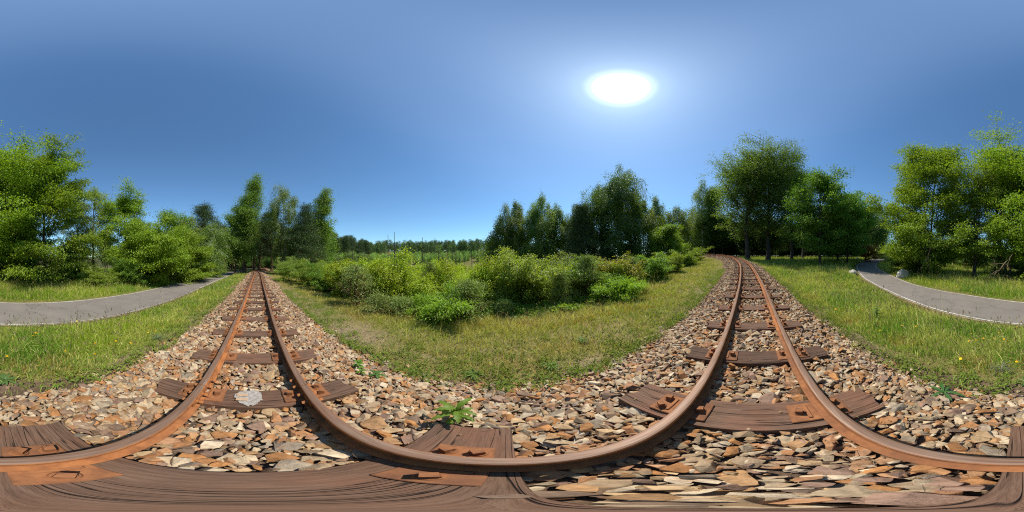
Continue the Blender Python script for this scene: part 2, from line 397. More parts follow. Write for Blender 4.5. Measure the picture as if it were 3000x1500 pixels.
def sleeper_mesh(seed, w=.22):
    r = np.random.default_rng(seed); nx, ny = 9, 40; L = 1.3; h = .12
    xs = np.linspace(-w/2, w/2, nx); ys = np.linspace(-L/2, L/2, ny); X, Y = np.meshgrid(xs, ys, indexing='ij')
    gro = np.interp(np.arange(nx), np.arange(nx), r.normal(0, .003, nx))[:, None]*(.5+vnoise(X, Y, .3, seed % 50))
    Z = gro-.006*(np.abs(X) > w*.47)+.006*(fbm(X, Y, .25, seed % 40)-.5)*2
    wob = .01*(vnoise(Y*0+seed, Y, .4, 5)-.5)
    X = X+wob; Y = Y+np.where(np.abs(Y) > L/2-.001, .02*(vnoise(X, Y*0, .05, seed % 30)-.5)*2, 0)
    top = np.stack([X, Y, Z], -1).reshape(-1, 3); bot = top.copy(); bot[:, 2] = -h
    idx = lambda i, j: i*ny+j; o = nx*ny; F = []
    for i in range(nx-1):
        for j in range(ny-1):
            F.append((idx(i, j), idx(i+1, j), idx(i+1, j+1), idx(i, j+1)))
    for j in range(ny-1):
        F.append((idx(0, j), idx(0, j+1), o+idx(0, j+1), o+idx(0, j))); F.append((idx(nx-1, j+1), idx(nx-1, j), o+idx(nx-1, j), o+idx(nx-1, j+1)))
    for i in range(nx-1):
        F.append((idx(i+1, 0), idx(i, 0), o+idx(i, 0), o+idx(i+1, 0))); F.append((idx(i, ny-1), idx(i+1, ny-1), o+idx(i+1, ny-1), o+idx(i, ny-1)))
    return mesh('railway_sleeper', np.vstack([top, bot]), np.array(F), M_WOOD)
def worn_plate_material():
    m = M_RUST.copy(); m.name = 'dark_rust'
    for n in m.node_tree.nodes:
        if n.type == 'VALTORGB' and len(n.color_ramp.elements) == 3:
            for e, c in zip(n.color_ramp.elements, ((.12, .05, .024), (.26, .105, .042), (.36, .15, .058))): e.color = (*c, 1)
    return m
M_PLATE = worn_plate_material()
def plate_mesh():
    bm = bmesh.new(); bm_box(bm, (0, 0, .003), (.17, .29, .018), .003)
    for s in (1, -1): bm_box(bm, (0, s*.056, .016), (.12, .018, .012), .002)
    return bm_mesh('tie_plate', bm, M_PLATE)
def screw_mesh():
    bm = bmesh.new(); bm_hexbolt(bm, (0, 0, 0), .019, .026, .031); return bm_mesh('screw_spike', bm, M_PLATE)
SLEEPERS = []
def build_sleepers():
    sm = [sleeper_mesh(k) for k in range(7)]; wide = sleeper_mesh(11, .31); pm = plate_mesh(); scm = screw_mesh()
    ss = [-.13, -1.0, -1.70]; s = -1.70
    while s > _arc[0]+2: s -= .765; ss.append(s)
    s = -.13; right = [.74, 1.5]
    s = 1.5
    while s < _arc[-1]-2: s += .76; right.append(s)
    ordl = ['second', 'third', 'fourth', 'fifth', 'sixth', 'seventh', 'eighth', 'ninth', 'tenth', 'eleventh', 'twelfth']
    nl = nr = 0
    for s in ss+right:
        grp = 'wooden sleepers under the track'
        if s == -.13: lab = 'wide split wooden sleeper directly underfoot, below the camera'
        elif s == -1.0: lab = 'wooden sleeper under the rail joint with a white paint blotch between the rails'
        elif s == .74: lab = 'broad grey-brown sleeper nearest the camera on the curving side'
        elif s < 0:
            lab = f'weathered sleeper, {ordl[nl]} after the joint on the way to the pine wood' if nl < 11 else 'dark sleeper far along the straight track towards the pine wood'; nl += 1
        else:
            lab = f'weathered sleeper, {ordl[nr]} from the camera on the curving side' if nr < 11 else 'dark sleeper far along the curve below the tall poplars'; nr += 1
        root = thing('railway_sleeper', lab, 'sleeper', group=grp)
        at_track(root, s, random.gauss(0, .012), 0.0)
        root.rotation_euler.z += random.gauss(0, .012); 
        b = link('timber', wide if s == -.13 else sm[random.randrange(7)], root)
        SLEEPERS.append((s, .16 if s == -.13 else .115))
        if s != -.13 and s == .74: b.scale = (1.2, 1, 1)
        near = abs(s) < 13
        for side in (1, -1):
            p = link('tie_plate', pm, root); p.location = (random.gauss(0, .006)+(.02 if s == -.13 else 0), side*GA, 0.0)
            if near:
                for dx, dy in ((-.042, side*.098), (.042, side*.098), (0, -side*.098)):
                    k = link('screw_spike', scm, p); k.location = (dx, dy, .0115); k.rotation_euler = (random.gauss(0, .06), random.gauss(0, .06), random.uniform(0, 3))
        if s == -1.0:
            r = np.random.default_rng(3); n = 46; a = np.linspace(0, 2*PI, n, endpoint=False)
            rad = 1+.045*r.normal(size=n)+.08*np.sin(3*a+1); bm = bmesh.new()
            vs = [bm.verts.new((.098*rad[i]*math.cos(a[i]), .085*rad[i]*math.sin(a[i]), 0)) for i in range(n)]
            f = bm.faces.new(vs); e = bmesh.ops.extrude_face_region(bm, geom=[f]); bmesh.ops.translate(bm, vec=(0, 0, .0015), verts=[g for g in e['geom'] if isinstance(g, bmesh.types.BMVert)])
            bl = link('paint_blotch', bm_mesh('paint_blotch', bm, M_PAINT), root); bl.location = (0, -.03, .0095)
            for dx in (-.016, .028):
                bm = bmesh.new(); bm_box(bm, (0, 0, 0), (.034, .07, .001), .0003)
                q = link('bare_patch', bm_mesh('bare_patch', bm, M_BARE), bl); q.location = (dx*1.3-.005, -.042, .007)
build_sleepers()

# ------------------------------------------------------------------ ballast
def hulls(n, pts, seed):
    r = random.Random(seed); out = []
    for k in range(n):
        bm = bmesh.new(); ax = (1, r.uniform(.55, .9), r.uniform(.30, .55))
        for i in range(pts):
            v = Vector((r.gauss(0, 1), r.gauss(0, 1), r.gauss(0, 1))).normalized()
            m = max(abs(v.x), abs(v.y), abs(v.z))**.45
            v = v/m*r.uniform(.85, 1.05); bm.verts.new((v.x*ax[0], v.y*ax[1], v.z*ax[2]))
        g = bmesh.ops.convex_hull(bm, input=bm.verts[:])
        bmesh.ops.delete(bm, geom=[e for e in g['geom_interior'] if isinstance(e, bmesh.types.BMVert)], context='VERTS')
        if pts > 9: bmesh.ops.bevel(bm, geom=bm.edges[:], offset=.035, segments=1, affect='EDGES', clamp_overlap=True)
        bmesh.ops.triangulate(bm, faces=bm.faces[:]); bmesh.ops.recalc_face_normals(bm, faces=bm.faces[:])
        bm.verts.index_update(); bm.verts.ensure_lookup_table()
        out.append((np.array([v.co[:] for v in bm.verts]), np.array([[v.index for v in f.verts] for f in bm.faces]))); bm.free()
    return out
PAL = np.array([(.50, .45, .38), (.44, .38, .31), (.54, .50, .45), (.40, .33, .26), (.42, .28, .17), (.40, .22, .11), (.46, .25, .115), (.30, .235, .20), (.25, .185, .17), (.34, .245, .225), (.32, .30, .285), (.60, .56, .50), (.48, .38, .27), (.22, .17, .15)])
PAL = PAL*np.array([.85, .735, .575])
PW = np.array([12, 13, 9, 11, 9, 7, 5, 8, 5, 6, 7, 6, 11, 4.]); PW /= PW.sum()
def scatter_stones(name, X, Y, Z, size, protos, seed, rusty, tilt=.35):
    r = np.random.default_rng(seed); n = len(X); pick = r.integers(0, len(protos), n)
    az = r.uniform(0, 2*PI, n); t1 = r.normal(0, tilt, n); t2 = r.normal(0, tilt, n)
    ca, sa, c1, s1, c2, s2 = np.cos(az), np.sin(az), np.cos(t1), np.sin(t1), np.cos(t2), np.sin(t2); o = np.zeros(n); e = np.ones(n)
    Rz = np.stack([np.stack([ca, -sa, o], -1), np.stack([sa, ca, o], -1), np.stack([o, o, e], -1)], 1)
    Rx = np.stack([np.stack([e, o, o], -1), np.stack([o, c1, -s1], -1), np.stack([o, s1, c1], -1)], 1)
    Ry = np.stack([np.stack([c2, o, s2], -1), np.stack([o, e, o], -1), np.stack([-s2, o, c2], -1)], 1)
    R = Rx @ Ry @ Rz
    ci = r.choice(len(PAL), n, p=PW); col = PAL[ci]*r.uniform(.8, 1.15, (n, 1))
    rust = np.array([.36, .175, .08])*r.uniform(.75, 1.2, (n, 1)); k = (r.random(n) < rusty)[:, None]*.75; col = col*(1-k)+rust*k
    Vs, Fs, Cs, off = [], [], [], 0
    for p, (v, f) in enumerate(protos):
        m = np.where(pick == p)[0]
        if not len(m): continue
        P = np.einsum('nij,kj->nki', R[m], v)*size[m, None, None]+np.stack([X[m], Y[m], Z[m]], -1)[:, None]
        Vs.append(P.reshape(-1, 3)); Fs.append((f[None]+(np.arange(len(m))*len(v))[:, None, None]+off).reshape(-1, 3)); off += P.shape[0]*P.shape[1]
        Cs.append(np.repeat(col[m], len(v), 0))
    return mesh(name, np.vstack(Vs), np.vstack(Fs), M_STONE, np.vstack(Cs))
def build_ballast():
    fine, coarse = hulls(26, 10, 4), hulls(12, 8, 9)
    sl = np.array(sorted(SLEEPERS))
    def layer(s0, s1, step, size, protos, seed, zoff, name):
        r = np.random.default_rng(seed)
        S, Q = np.meshgrid(np.arange(s0, s1, step), np.arange(-1.42, 1.62, step), indexing='ij')
        S = (S+r.uniform(-.42, .42, S.shape)*step).ravel(); Q = (Q+r.uniform(-.42, .42, Q.shape)*step).ravel()
        xs = np.interp(S, _arc, _xs); yc, d = centre(xs); nl = np.sqrt(1+d*d); X = xs-Q*d/nl; Y = yc+Q/nl
        edge = np.where(Q > 0, 1.47, 1.28)+.22*(fbm(X, Y, .7, 31)-.5)*2
        keep = np.abs(Q) < edge+r.exponential(.05, len(Q))-.03
        k = np.clip(np.searchsorted(sl[:, 0], S), 1, len(sl)-1)
        dl = np.abs(S-sl[k-1, 0]); dr = np.abs(S-sl[k, 0]); hw = np.where(dl < dr, sl[k-1, 1], sl[k, 1]); ds = np.minimum(dl, dr)
        on = (ds < hw+size*np.where(np.abs(Q) > .48, -.6, -.12)) & (np.abs(Q) < .65)
        rail = np.abs(np.abs(Q)-GA) < .03
        keep &= ~on & ~rail
        X, Y, S, Q = X[keep], Y[keep], S[keep], Q[keep]; n = len(X)
        Z = base(X)+np.interp(Q, QX, QZ)+zoff+r.normal(0, .006, n)+.012*(fbm(X, Y, .35, 41)-.5)
        sz = size*np.clip(r.lognormal(-.08, .40, n), .4, 2.0)
        Z = np.where((np.abs(np.abs(Q)-GA) < .1), np.minimum(Z, base(X)+np.interp(Q, QX, QZ)-.012), Z)
        rusty = np.clip(1-np.abs(np.abs(Q)-GA)/.17, 0, 1)*.75+.08
        return scatter_stones(name, X, Y, Z, sz, protos, seed+1, rusty)
    a = layer(-3.2, 3.2, .037, .031, fine, 51, -.022, 'gravel'); b = layer(-3.2, 3.2, .052, .039, fine, 53, -.008, 'gravel')
    c = layer(-13, -3.2, .047, .034, coarse, 55, -.012, 'gravel'); d = layer(3.2, 13, .047, .034, coarse, 57, -.012, 'gravel')
    e = layer(-47, -13, .075, .052, coarse, 59, -.016, 'gravel'); f = layer(13, 50, .075, .052, coarse, 61, -.016, 'gravel')
    import itertools
    me = [a, b, c, d, e, f]; off = 0; Vs = []; Fs = []; Cs = []
    for m in me:
        v = np.empty(len(m.vertices)*3, np.float32); m.vertices.foreach_get('co', v); fcs = np.empty(len(m.loops), np.int32); m.loops.foreach_get('vertex_index', fcs)
        cc = np.empty(len(m.vertices)*4, np.float32); m.color_attributes['tint'].data.foreach_get('color', cc)
        Vs.append(v.reshape(-1, 3)); Fs.append(fcs.reshape(-1, 3)+off); Cs.append(cc.reshape(-1, 4)[:, :3]); off += len(m.vertices); bpy.data.meshes.remove(m)
    o = link('gravel', mesh('gravel', np.vstack(Vs), np.vstack(Fs), M_STONE, np.vstack(Cs))); tag(o, 'bed of broken tan, grey and rust brown ballast stones around the sleepers', kind='stuff')
build_ballast()

# ------------------------------------------------------------------ plants: leaves, branches, whole trees
def unit(v): return v/np.maximum(np.linalg.norm(v, axis=-1, keepdims=True), 1e-9)
def leaf_quads(P, D, Nn, L, Wd, fold=.12):
    S = unit(np.cross(D, Nn)); U = np.cross(S, D); L = np.asarray(L)[:, None]; Wd = np.asarray(Wd)[:, None]
    mid = P+D*L*.45; V = np.stack([P, mid+S*Wd*.5+U*Wd*fold, P+D*L-U*L*.1, mid-S*Wd*.5+U*Wd*fold], 1)
    n = len(P); return V.reshape(-1, 3), np.arange(4*n).reshape(n, 4)
def tube(pts, rad, k=6):
    pts = np.asarray(pts, float); n = len(pts); d = unit(np.gradient(pts, axis=0))
    ref = np.where(np.abs(d[:, 2:3]) > .9, np.array([[1., 0, 0]]), np.array([[0, 0, 1.]])); a = unit(np.cross(d, ref)); b = np.cross(d, a)
    th = np.linspace(0, 2*PI, k, endpoint=False)
    V = pts[:, None]+(a[:, None]*np.cos(th)[None, :, None]+b[:, None]*np.sin(th)[None, :, None])*np.asarray(rad)[:, None, None]
    i = np.arange(n-1)[:, None]*k; j = np.arange(k)[None]; jj = (j+1) % k
    return V.reshape(-1, 3), np.stack([i+j, i+k+j, i+k+jj, i+jj], -1).reshape(-1, 4)
GREEN = np.array([2.35, 2.5, 1.7])
class Acc:
    def __init__(s): s.V, s.F, s.n = [], [], 0
    def add(s, vf): s.V.append(vf[0]); s.F.append(vf[1]+s.n); s.n += len(vf[0])
    def mesh(s, name, m): return mesh(name, np.vstack(s.V), np.vstack(s.F), m, None, True)

PROFS = {'dome': ([0, .2, .45, .75, 1], [.62, .95, 1, .68, .22]), 'column': ([0, .15, .5, .8, 1], [.55, .85, 1, .75, .25]), 'cone': ([0, .12, .5, 1], [.75, 1, .62, .08]),
         'flame': ([0, .25, .6, 1], [.5, 1, .7, .1]), 'bush': ([0, .3, .7, 1], [.95, 1.05, .9, .5]), 'skirt': ([0, .1, .4, .75, 1], [1, 1.08, .95, .65, .25]), 'vase': ([0, .4, .7, 1], [.45, .85, 1, .55]),
         'slim': ([0, .3, .7, 1], [.6, 1, .8, .2])}
# elev: branch angle above level at the crown's foot and top; curl: change of angle along a branch; hang: droop of the leaf sprays; flat: flattening of clumps
KIND = {
 'robinia': dict(elev=(12, 62), curl=.05, hang=.05, flat=.42, L=.155, W=.075, sig=.27, col=((.070, .112, .012), (.118, .152, .016)), bark=M_BARK, leafdn=.35, k=26, lo=.25),
 'willow':  dict(elev=(25, 70), curl=-.02, hang=.05, flat=.8, L=.13, W=.042, sig=.2, col=((.07, .095, .028), (.12, .135, .045)), bark=M_BARK, leafdn=.2, k=20, lo=.2),
 'birch':   dict(elev=(30, 62), curl=-.22, hang=.42, flat=1.3, L=.12, W=.075, sig=.2, col=((.052, .078, .018), (.088, .112, .028)), bark=M_BIRCH, leafdn=.9, k=24, lo=.3),
 'poplar':  dict(elev=(38, 70), curl=.08, hang=.03, flat=1.0, L=.13, W=.10, sig=.24, col=((.048, .082, .018), (.086, .122, .028)), bark=M_BARK, leafdn=.3, k=22, lo=.25),
 'oak':     dict(elev=(8, 60), curl=.05, hang=.03, flat=.65, L=.17, W=.10, sig=.24, col=((.042, .082, .016), (.072, .118, .022)), bark=M_BARK, leafdn=.3, k=22, lo=.25),
 'pine':    dict(elev=(-4, 45), curl=.22, hang=0, flat=.55, L=.21, W=.032, sig=.2, col=((.026, .044, .020), (.050, .068, .027)), bark=M_PINEBARK, leafdn=-.3, k=34, lo=.4),
 'bush':    dict(elev=(15, 75), curl=-.05, hang=.03, flat=.8, L=.085, W=.05, sig=.12, col=((.065, .098, .016), (.115, .145, .022)), bark=M_BARK, leafdn=.1, k=22, lo=.2),
}
def tree_meshes(kind, H, R, cb=.15, prof='dome', nleaf=9000, nb=34, seed=1, lean=(0, 0), stems=1, tr=None, ls=1.0, col=None, over={}, spread=.06, bare=0, sink=.25):
    K = dict(KIND[kind]); K.update(over); R0 = R; R *= 1.25; nleaf = int(nleaf*2.1); nb = int(nb*1.35); cb *= .8; r = np.random.default_rng(seed); wood = Acc(); tw0, tw1, tww = [], [], []
    tr = tr or (.0095*H+.015); ctr = []
    for st in range(stems):
        ph = r.uniform(0, 6.3)+st*2*PI/stems; off = np.array([math.cos(ph), math.sin(ph)])*(spread*H if stems > 1 else 0); hh = H*(1 if st == 0 else r.uniform(.72, .97))
        t = np.linspace(0, 1, 14); wob = np.cumsum(r.normal(0, .011*H/3, (14, 2)), 0); wob -= wob[0]
        xy = off[None]*(.12+.88*t[:, None]**.8)+wob+np.array(lean)[None]*H*(t[:, None]**1.6)
        P = np.column_stack([xy, t*hh]); P[0, 2] = -sink
        wood.add(tube(P, tr*(1 if stems == 1 else .62)*(1-t*.9)+.006+.35*tr*np.exp(-t*hh/.35), 9)); ctr.append(P)
        m = max(5, nb//stems)
        for i in range(m):
            u = (i+r.uniform(.1, .9))/m; tt = u; h = cb+(1-cb)*u*.985
            p = np.array([np.interp(h, t, P[:, c]) for c in range(3)]); Ln = R*np.interp(tt, *PROFS[prof])*r.uniform(.62, 1.12)
            el = math.radians(K['elev'][0]+(K['elev'][1]-K['elev'][0])*tt+r.normal(0, 9)); az = i*2.39996+r.normal(0, .35)+ph
            pts = [p]; e = el; n = 6; zz = 0
            Ln = Ln/max(.45, math.cos(el)) if tt < .8 else Ln
            for q in range(n):
                az += r.normal(0, .13); e += K['curl']+r.normal(0, .06); d = np.array([math.cos(az)*math.cos(e), math.sin(az)*math.cos(e), math.sin(e)]); pts.append(pts[-1]+d*Ln/n)
            pts = np.array(pts); rb = tr*.34*(1-h*.75)*min(1, Ln/1.5)+.004
            wood.add(tube(pts, np.linspace(rb, .004, n+1), 5))
            for q in range(2, n): tw0.append(pts[q]); tw1.append(pts[q+1]); tww.append(.5)
            for s in range(int(5+Ln*1.6)):
                v = r.uniform(.22, 1); f = v*n; q = min(n-1, int(f)); b = pts[q]+(pts[q+1]-pts[q])*(f-q)
                da = az+r.choice([-1, 1])*r.uniform(.5, 1.35); de = e*.5+r.normal(0, .35)+K['curl']; l2 = Ln*.40*(1.15-v*.6)*r.uniform(.6, 1.2)+.1
                d = np.array([math.cos(da)*math.cos(de), math.sin(da)*math.cos(de), math.sin(de)]); b1 = b+d*l2*.5; d[2] += K['curl']-.1; b2 = b1+d*l2*.5
                wood.add(tube([b, b1, b2], [rb*.4+.002, rb*.25+.002, .003], 4))
                tw0 += [b, b1]; tw1 += [b1, b2]; tww += [.6, 1.0]
    tw0, tw1, tww = np.array(tw0), np.array(tw1), np.array(tww); ln = np.linalg.norm(tw1-tw0, axis=1)
    L0, W0, sg = K['L']*ls, K['W']*ls, K['sig']*max(.6, ls)
    nc = max(20, int(nleaf/K['k'])); w = (ln+.08)*tww
    if bare: w = w*(tw1[:, 2] < H*bare)+w*.12*(tw1[:, 2] >= H*bare)
    ci = r.choice(len(tw0), nc, p=w/w.sum()); c = tw0[ci]+(tw1[ci]-tw0[ci])*r.uniform(.2, 1.05, (nc, 1))
    cval = r.beta(2, 2, nc)
    li = r.integers(0, nc, nleaf); g = r.normal(0, 1, (nleaf, 3))*np.array([sg, sg, sg*K['flat']]); P = c[li]+g
    if K['hang']: P[:, 2] -= r.exponential(K['hang'], nleaf)*ls
    P[:, 2] = np.maximum(P[:, 2], .05+r.random(nleaf)*.2)
    kz = H/np.percentile(P[:, 2], 99.93); P[:, 2] *= kz; rad = np.hypot(P[:, 0]-lean[0]*H*(P[:, 2]/H)**1.6, P[:, 1]-lean[1]*H*(P[:, 2]/H)**1.6)
    kr = R0*1.08/np.percentile(rad, 84); P[:, :2] *= kr
    for a in wood.V+ctr: a *= np.array([kr, kr, kz])
    axis = np.array([np.interp(P[:, 2], ctr[0][:, 2], ctr[0][:, 0]), np.interp(P[:, 2], ctr[0][:, 2], ctr[0][:, 1])]).T
    out = np.column_stack([P[:, :2]-axis, np.zeros(nleaf)]); D = unit(unit(out)*.7+r.normal(0, .6, (nleaf, 3))+np.array([0, 0, -K['leafdn']]))
    if kind == 'pine': D = unit(r.normal(0, 1, (nleaf, 3))+unit(out)*.6+np.array([0, 0, .5]))
    Nn = unit(np.array([0, 0, 1.])+r.normal(0, .55, (nleaf, 3)))
    sz = r.uniform(.7, 1.25, nleaf); V, F = leaf_quads(P, D, Nn, L0*sz, W0*sz)
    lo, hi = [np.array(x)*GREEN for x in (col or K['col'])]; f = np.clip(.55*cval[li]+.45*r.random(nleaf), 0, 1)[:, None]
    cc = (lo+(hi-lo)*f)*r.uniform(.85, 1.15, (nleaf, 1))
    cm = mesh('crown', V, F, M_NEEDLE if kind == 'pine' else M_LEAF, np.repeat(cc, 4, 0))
    return wood.mesh('trunk', K['bark']), cm
NAMES = {'robinia': ('robinia_tree', 'tree'), 'willow': ('willow_tree', 'tree'), 'birch': ('birch_tree', 'tree'), 'poplar': ('poplar_tree', 'tree'), 'oak': ('oak_tree', 'tree'), 'pine': ('pine_tree', 'pine tree'), 'bush': ('shrub', 'shrub')}
def put(meshes, x, y, label, name, cat, group=None, rz=0, sc=1, parts=('trunk', 'crown'), dz=0):
    t = thing(name, label, cat, (x, y, gz(x, y)+dz), rz, group); t.scale = (sc,)*3 if not isinstance(sc, tuple) else sc
    for n, m in zip(parts, meshes): link(n, m, t)
    return t
_sd = [100]
def tree(kind, px, d, ytop, R, label, group=None, name=None, **kw):
    x, y = spot(px, d); z = gz(x, y); H = d*math.tan(math.radians((750-ytop)*.12))+CAMZ-z; _sd[0] += 1
    kw.setdefault('seed', _sd[0]); nm, cat = NAMES[kind]; parts = ('stem', 'foliage') if kind == 'bush' else ('trunk', 'crown')
    if kw.pop('wind', None):                                           # swept by the wind towards the right of someone facing it
        a = math.radians((px-1500)*.12); kw['lean'] = (math.cos(a)*.10, -math.sin(a)*.10)
    return put(tree_meshes(kind, H, R, **kw), x, y, label, name or nm, 'shrub' if kind == 'bush' else cat, group, parts=parts)

# ------------------------------------------------------------------ the trees one by one
def build_trees():
    G1 = 'trees beyond the cycle path'
    # robinias and their neighbours behind the path, either side of the point opposite the thicket
    ivy_tree = tree('robinia', 40, 13.0, 425, 3.6, 'tall spreading robinia with ivy-wrapped trunk, tallest beside the cycle path', G1, cb=.16, nleaf=37700, nb=46, stems=2, spread=.05)
    r = np.random.default_rng(77); n = 1500; zz = r.uniform(0, 5.2, n); a = r.uniform(0, 2*PI, n); rr = r.uniform(.12, .30, n)*(1-.08*zz)
    P = np.column_stack([rr*np.cos(a), rr*np.sin(a), zz]); D = unit(np.column_stack([np.cos(a), np.sin(a), r.normal(-.6, .4, n)]))
    V, F = leaf_quads(P, D, unit(r.normal(0, .6, (n, 3))+np.array([0, 0, 1.])), r.uniform(.08, .13, n), r.uniform(.07, .11, n))
    link('ivy', mesh('ivy', V, F, M_LEAF, np.repeat(np.array([.085, .13, .03])*r.uniform(.7, 1.3, (n, 1)), 4, 0)), ivy_tree)
    tree('robinia', 132, 12.6, 440, 2.9, 'robinia with layered drooping sprays and a gap of sky below', G1, cb=.07, prof='skirt', nleaf=34800, nb=44)
    tree('robinia', 2955, 14.2, 435, 3.6, 'tall yellow-green robinia behind the bare-twigged willow', G1, cb=.18, nleaf=31900, nb=42, stems=2, spread=.07, col=((.085, .12, .018), (.13, .165, .024)))
    tree('robinia', 2712, 13.0, 432, 2.9, 'broad bright green robinia at the inside of the path bend', G1, cb=.08, prof='skirt', nleaf=43500, nb=52, stems=2, spread=.06)
    tree('willow', 2850, 13.2, 455, 2.3, 'thin olive willow with bare grey twigs at its top', G1, cb=.12, prof='column', nleaf=11000, nb=44, stems=3, spread=.10, bare=.8)
    tree('willow', 222, 18.5, 556, 1.7, 'thin grey-green willow beside the drooping robinia, sky showing through', G1, cb=.2, prof='slim', nleaf=6500, nb=30, over=dict(L=.16, W=.06))
    tree('willow', 278, 17.5, 536, 1.9, 'slim silvery tree standing alone against the blue sky', G1, cb=.22, prof='slim', nleaf=8500, nb=34, over=dict(L=.16, W=.065))
    tree('robinia', 372, 17.0, 552, 2.0, 'slender robinia with a feathery pointed top over the dense bushes', G1, cb=.12, prof='slim', nleaf=17400, nb=34)
    tree('robinia', 432, 14.5, 640, 2.6, 'low dense robinia, rounded and bright green, leaning to the path', G1, cb=.04, prof='bush', nleaf=29000, nb=36, stems=3, spread=.14)
    tree('robinia', 505, 16.0, 652, 2.3, 'low bushy robinia in the middle of the green bank along the path', G1, cb=.04, prof='bush', nleaf=24650, nb=34, stems=3, spread=.14)
    tree('robinia', 560, 18.5, 690, 1.9, 'smallest bushy robinia at the end of the green bank', G1, cb=.04, prof='bush', nleaf=15950, nb=28, stems=3, spread=.16)
    tree('bush', 285, 11.6, 765, 1.15, 'rounded pale bramble shrub at the foot of the silvery tree', G1, cb=.05, prof='bush', nleaf=9000, nb=26, stems=4, spread=.25)
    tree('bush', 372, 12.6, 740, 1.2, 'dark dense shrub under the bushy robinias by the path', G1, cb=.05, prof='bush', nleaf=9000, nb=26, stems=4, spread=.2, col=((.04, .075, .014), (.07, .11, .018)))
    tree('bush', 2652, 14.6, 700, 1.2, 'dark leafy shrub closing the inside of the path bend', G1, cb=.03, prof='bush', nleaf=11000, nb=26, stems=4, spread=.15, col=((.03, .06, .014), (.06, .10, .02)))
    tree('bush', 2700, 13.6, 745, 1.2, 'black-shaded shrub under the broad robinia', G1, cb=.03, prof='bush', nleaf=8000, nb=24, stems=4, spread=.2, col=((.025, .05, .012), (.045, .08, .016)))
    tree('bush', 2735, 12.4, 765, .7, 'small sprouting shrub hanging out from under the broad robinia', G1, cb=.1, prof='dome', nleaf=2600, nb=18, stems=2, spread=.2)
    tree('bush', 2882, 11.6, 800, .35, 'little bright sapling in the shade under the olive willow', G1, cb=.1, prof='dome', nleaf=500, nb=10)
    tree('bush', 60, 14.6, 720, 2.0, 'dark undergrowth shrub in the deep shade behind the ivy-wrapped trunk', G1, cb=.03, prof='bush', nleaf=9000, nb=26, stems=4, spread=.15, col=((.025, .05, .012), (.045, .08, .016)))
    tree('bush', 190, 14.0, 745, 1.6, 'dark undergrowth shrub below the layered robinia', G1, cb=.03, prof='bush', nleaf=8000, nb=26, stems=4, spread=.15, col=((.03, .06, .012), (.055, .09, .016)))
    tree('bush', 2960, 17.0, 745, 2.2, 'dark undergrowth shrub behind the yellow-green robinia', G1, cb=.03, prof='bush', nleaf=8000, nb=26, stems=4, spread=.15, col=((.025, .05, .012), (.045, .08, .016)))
    # left end: edge of the pine wood where path and track go in
    G2 = 'trees at the edge of the pine wood'
    tree('poplar', 490, 25, 612, 1.7, 'dark broadleaf treetop rising behind the bushy robinia bank', G2, cb=.2, nleaf=5000, ls=1.4, nb=26)
    tree('poplar', 535, 26, 622, 1.6, 'smaller dark treetop next in line behind the bank', G2, cb=.2, nleaf=4500, ls=1.4, nb=26)
    tree('birch', 560, 25, 630, 1.6, 'yellowish birch between the bank and the tall pine', G2, cb=.2, prof='column', nleaf=6000, ls=1.3, nb=28, col=((.07, .09, .02), (.11, .125, .03)))
    tree('pine', 602, 27, 598, 1.9, 'dark bushy-topped pine just left of the poplars', G2, cb=.25, prof='column', nleaf=9000, ls=1.5, nb=40)
    tree('birch', 622, 24, 650, 1.9, 'pale weeping birch in front of the dark pine', G2, cb=.14, prof='column', nleaf=9000, ls=1.2, nb=30)
    tree('poplar', 690, 28, 585, 2.0, 'broad windswept poplar, shorter of the pair by the path end', G2, cb=.14, prof='column', nleaf=11000, ls=1.3, nb=34, wind=1)
    tree('poplar', 716, 28, 512, 2.0, 'tall windswept poplar leaning towards the rails', G2, cb=.12, prof='flame', nleaf=15000, ls=1.25, nb=44, wind=1)
    tree('birch', 838, 25, 544, 2.1, 'twin-stemmed silver birch right of the track', G2, cb=.18, prof='column', nleaf=15000, ls=1.15, nb=42, stems=2, spread=.05)
    tree('pine', 892, 23, 600, 2.2, 'spreading pine in front of the windblown poplar', G2, cb=.12, prof='cone', nleaf=14000, ls=1.35, nb=52)
    tree('poplar', 925, 25.5, 548, 1.6, 'windblown poplar at the right end of the wood edge', G2, cb=.2, prof='flame', nleaf=9000, ls=1.25, nb=36, wind=1)
    tree('poplar', 945, 27, 640, 1.9, 'low dark broadleaf closing the right end of the wood edge', G2, cb=.08, prof='bush', nleaf=7000, ls=1.4, nb=28)
    tree('pine', 795, 31, 622, 2.2, 'dark pine over the gap where the rails enter the wood', G2, cb=.28, prof='column', nleaf=9000, ls=1.6, nb=40)
    tree('pine', 760, 37, 640, 2.6, 'shadowed pine deep above the vanishing rails', G2, cb=.3, prof='column', nleaf=9000, ls=1.8, nb=40)
    # right front: birches beyond the thicket
    G3 = 'trees beyond the thicket'
    tree('birch', 1468, 23, 600, 2.0, 'leaning weeping birch at the outer end of the clump nearest the valley', G3, cb=.10, prof='skirt', nleaf=21750, ls=1.15, nb=40, stems=2)
    tree('birch', 1512, 24, 590, 1.8, 'middle birch of the clump nearest the valley', G3, cb=.12, prof='column', nleaf=17400, ls=1.15, nb=36)
    tree('birch', 1580, 22, 567, 2.2, 'dome-topped tallest birch of the clump nearest the valley', G3, cb=.08, prof='column', nleaf=29000, ls=1.15, nb=46, stems=2)
    tree('birch', 1632, 23.5, 598, 1.7, 'drooping birch beside the grey pine', G3, cb=.1, prof='column', nleaf=17400, ls=1.15, nb=34)
    tree('pine', 1704, 20, 604, 1.7, 'grey-green pine with dead bare leaders at its top', G3, cb=.06, prof='cone', nleaf=18850, ls=1.3, nb=56, col=((.03, .046, .022), (.058, .072, .034)))
    tree('birch', 1690, 24, 596, 1.7, 'pale birch behind the grey pine', G3, cb=.1, prof='column', nleaf=13050, ls=1.2, nb=32)
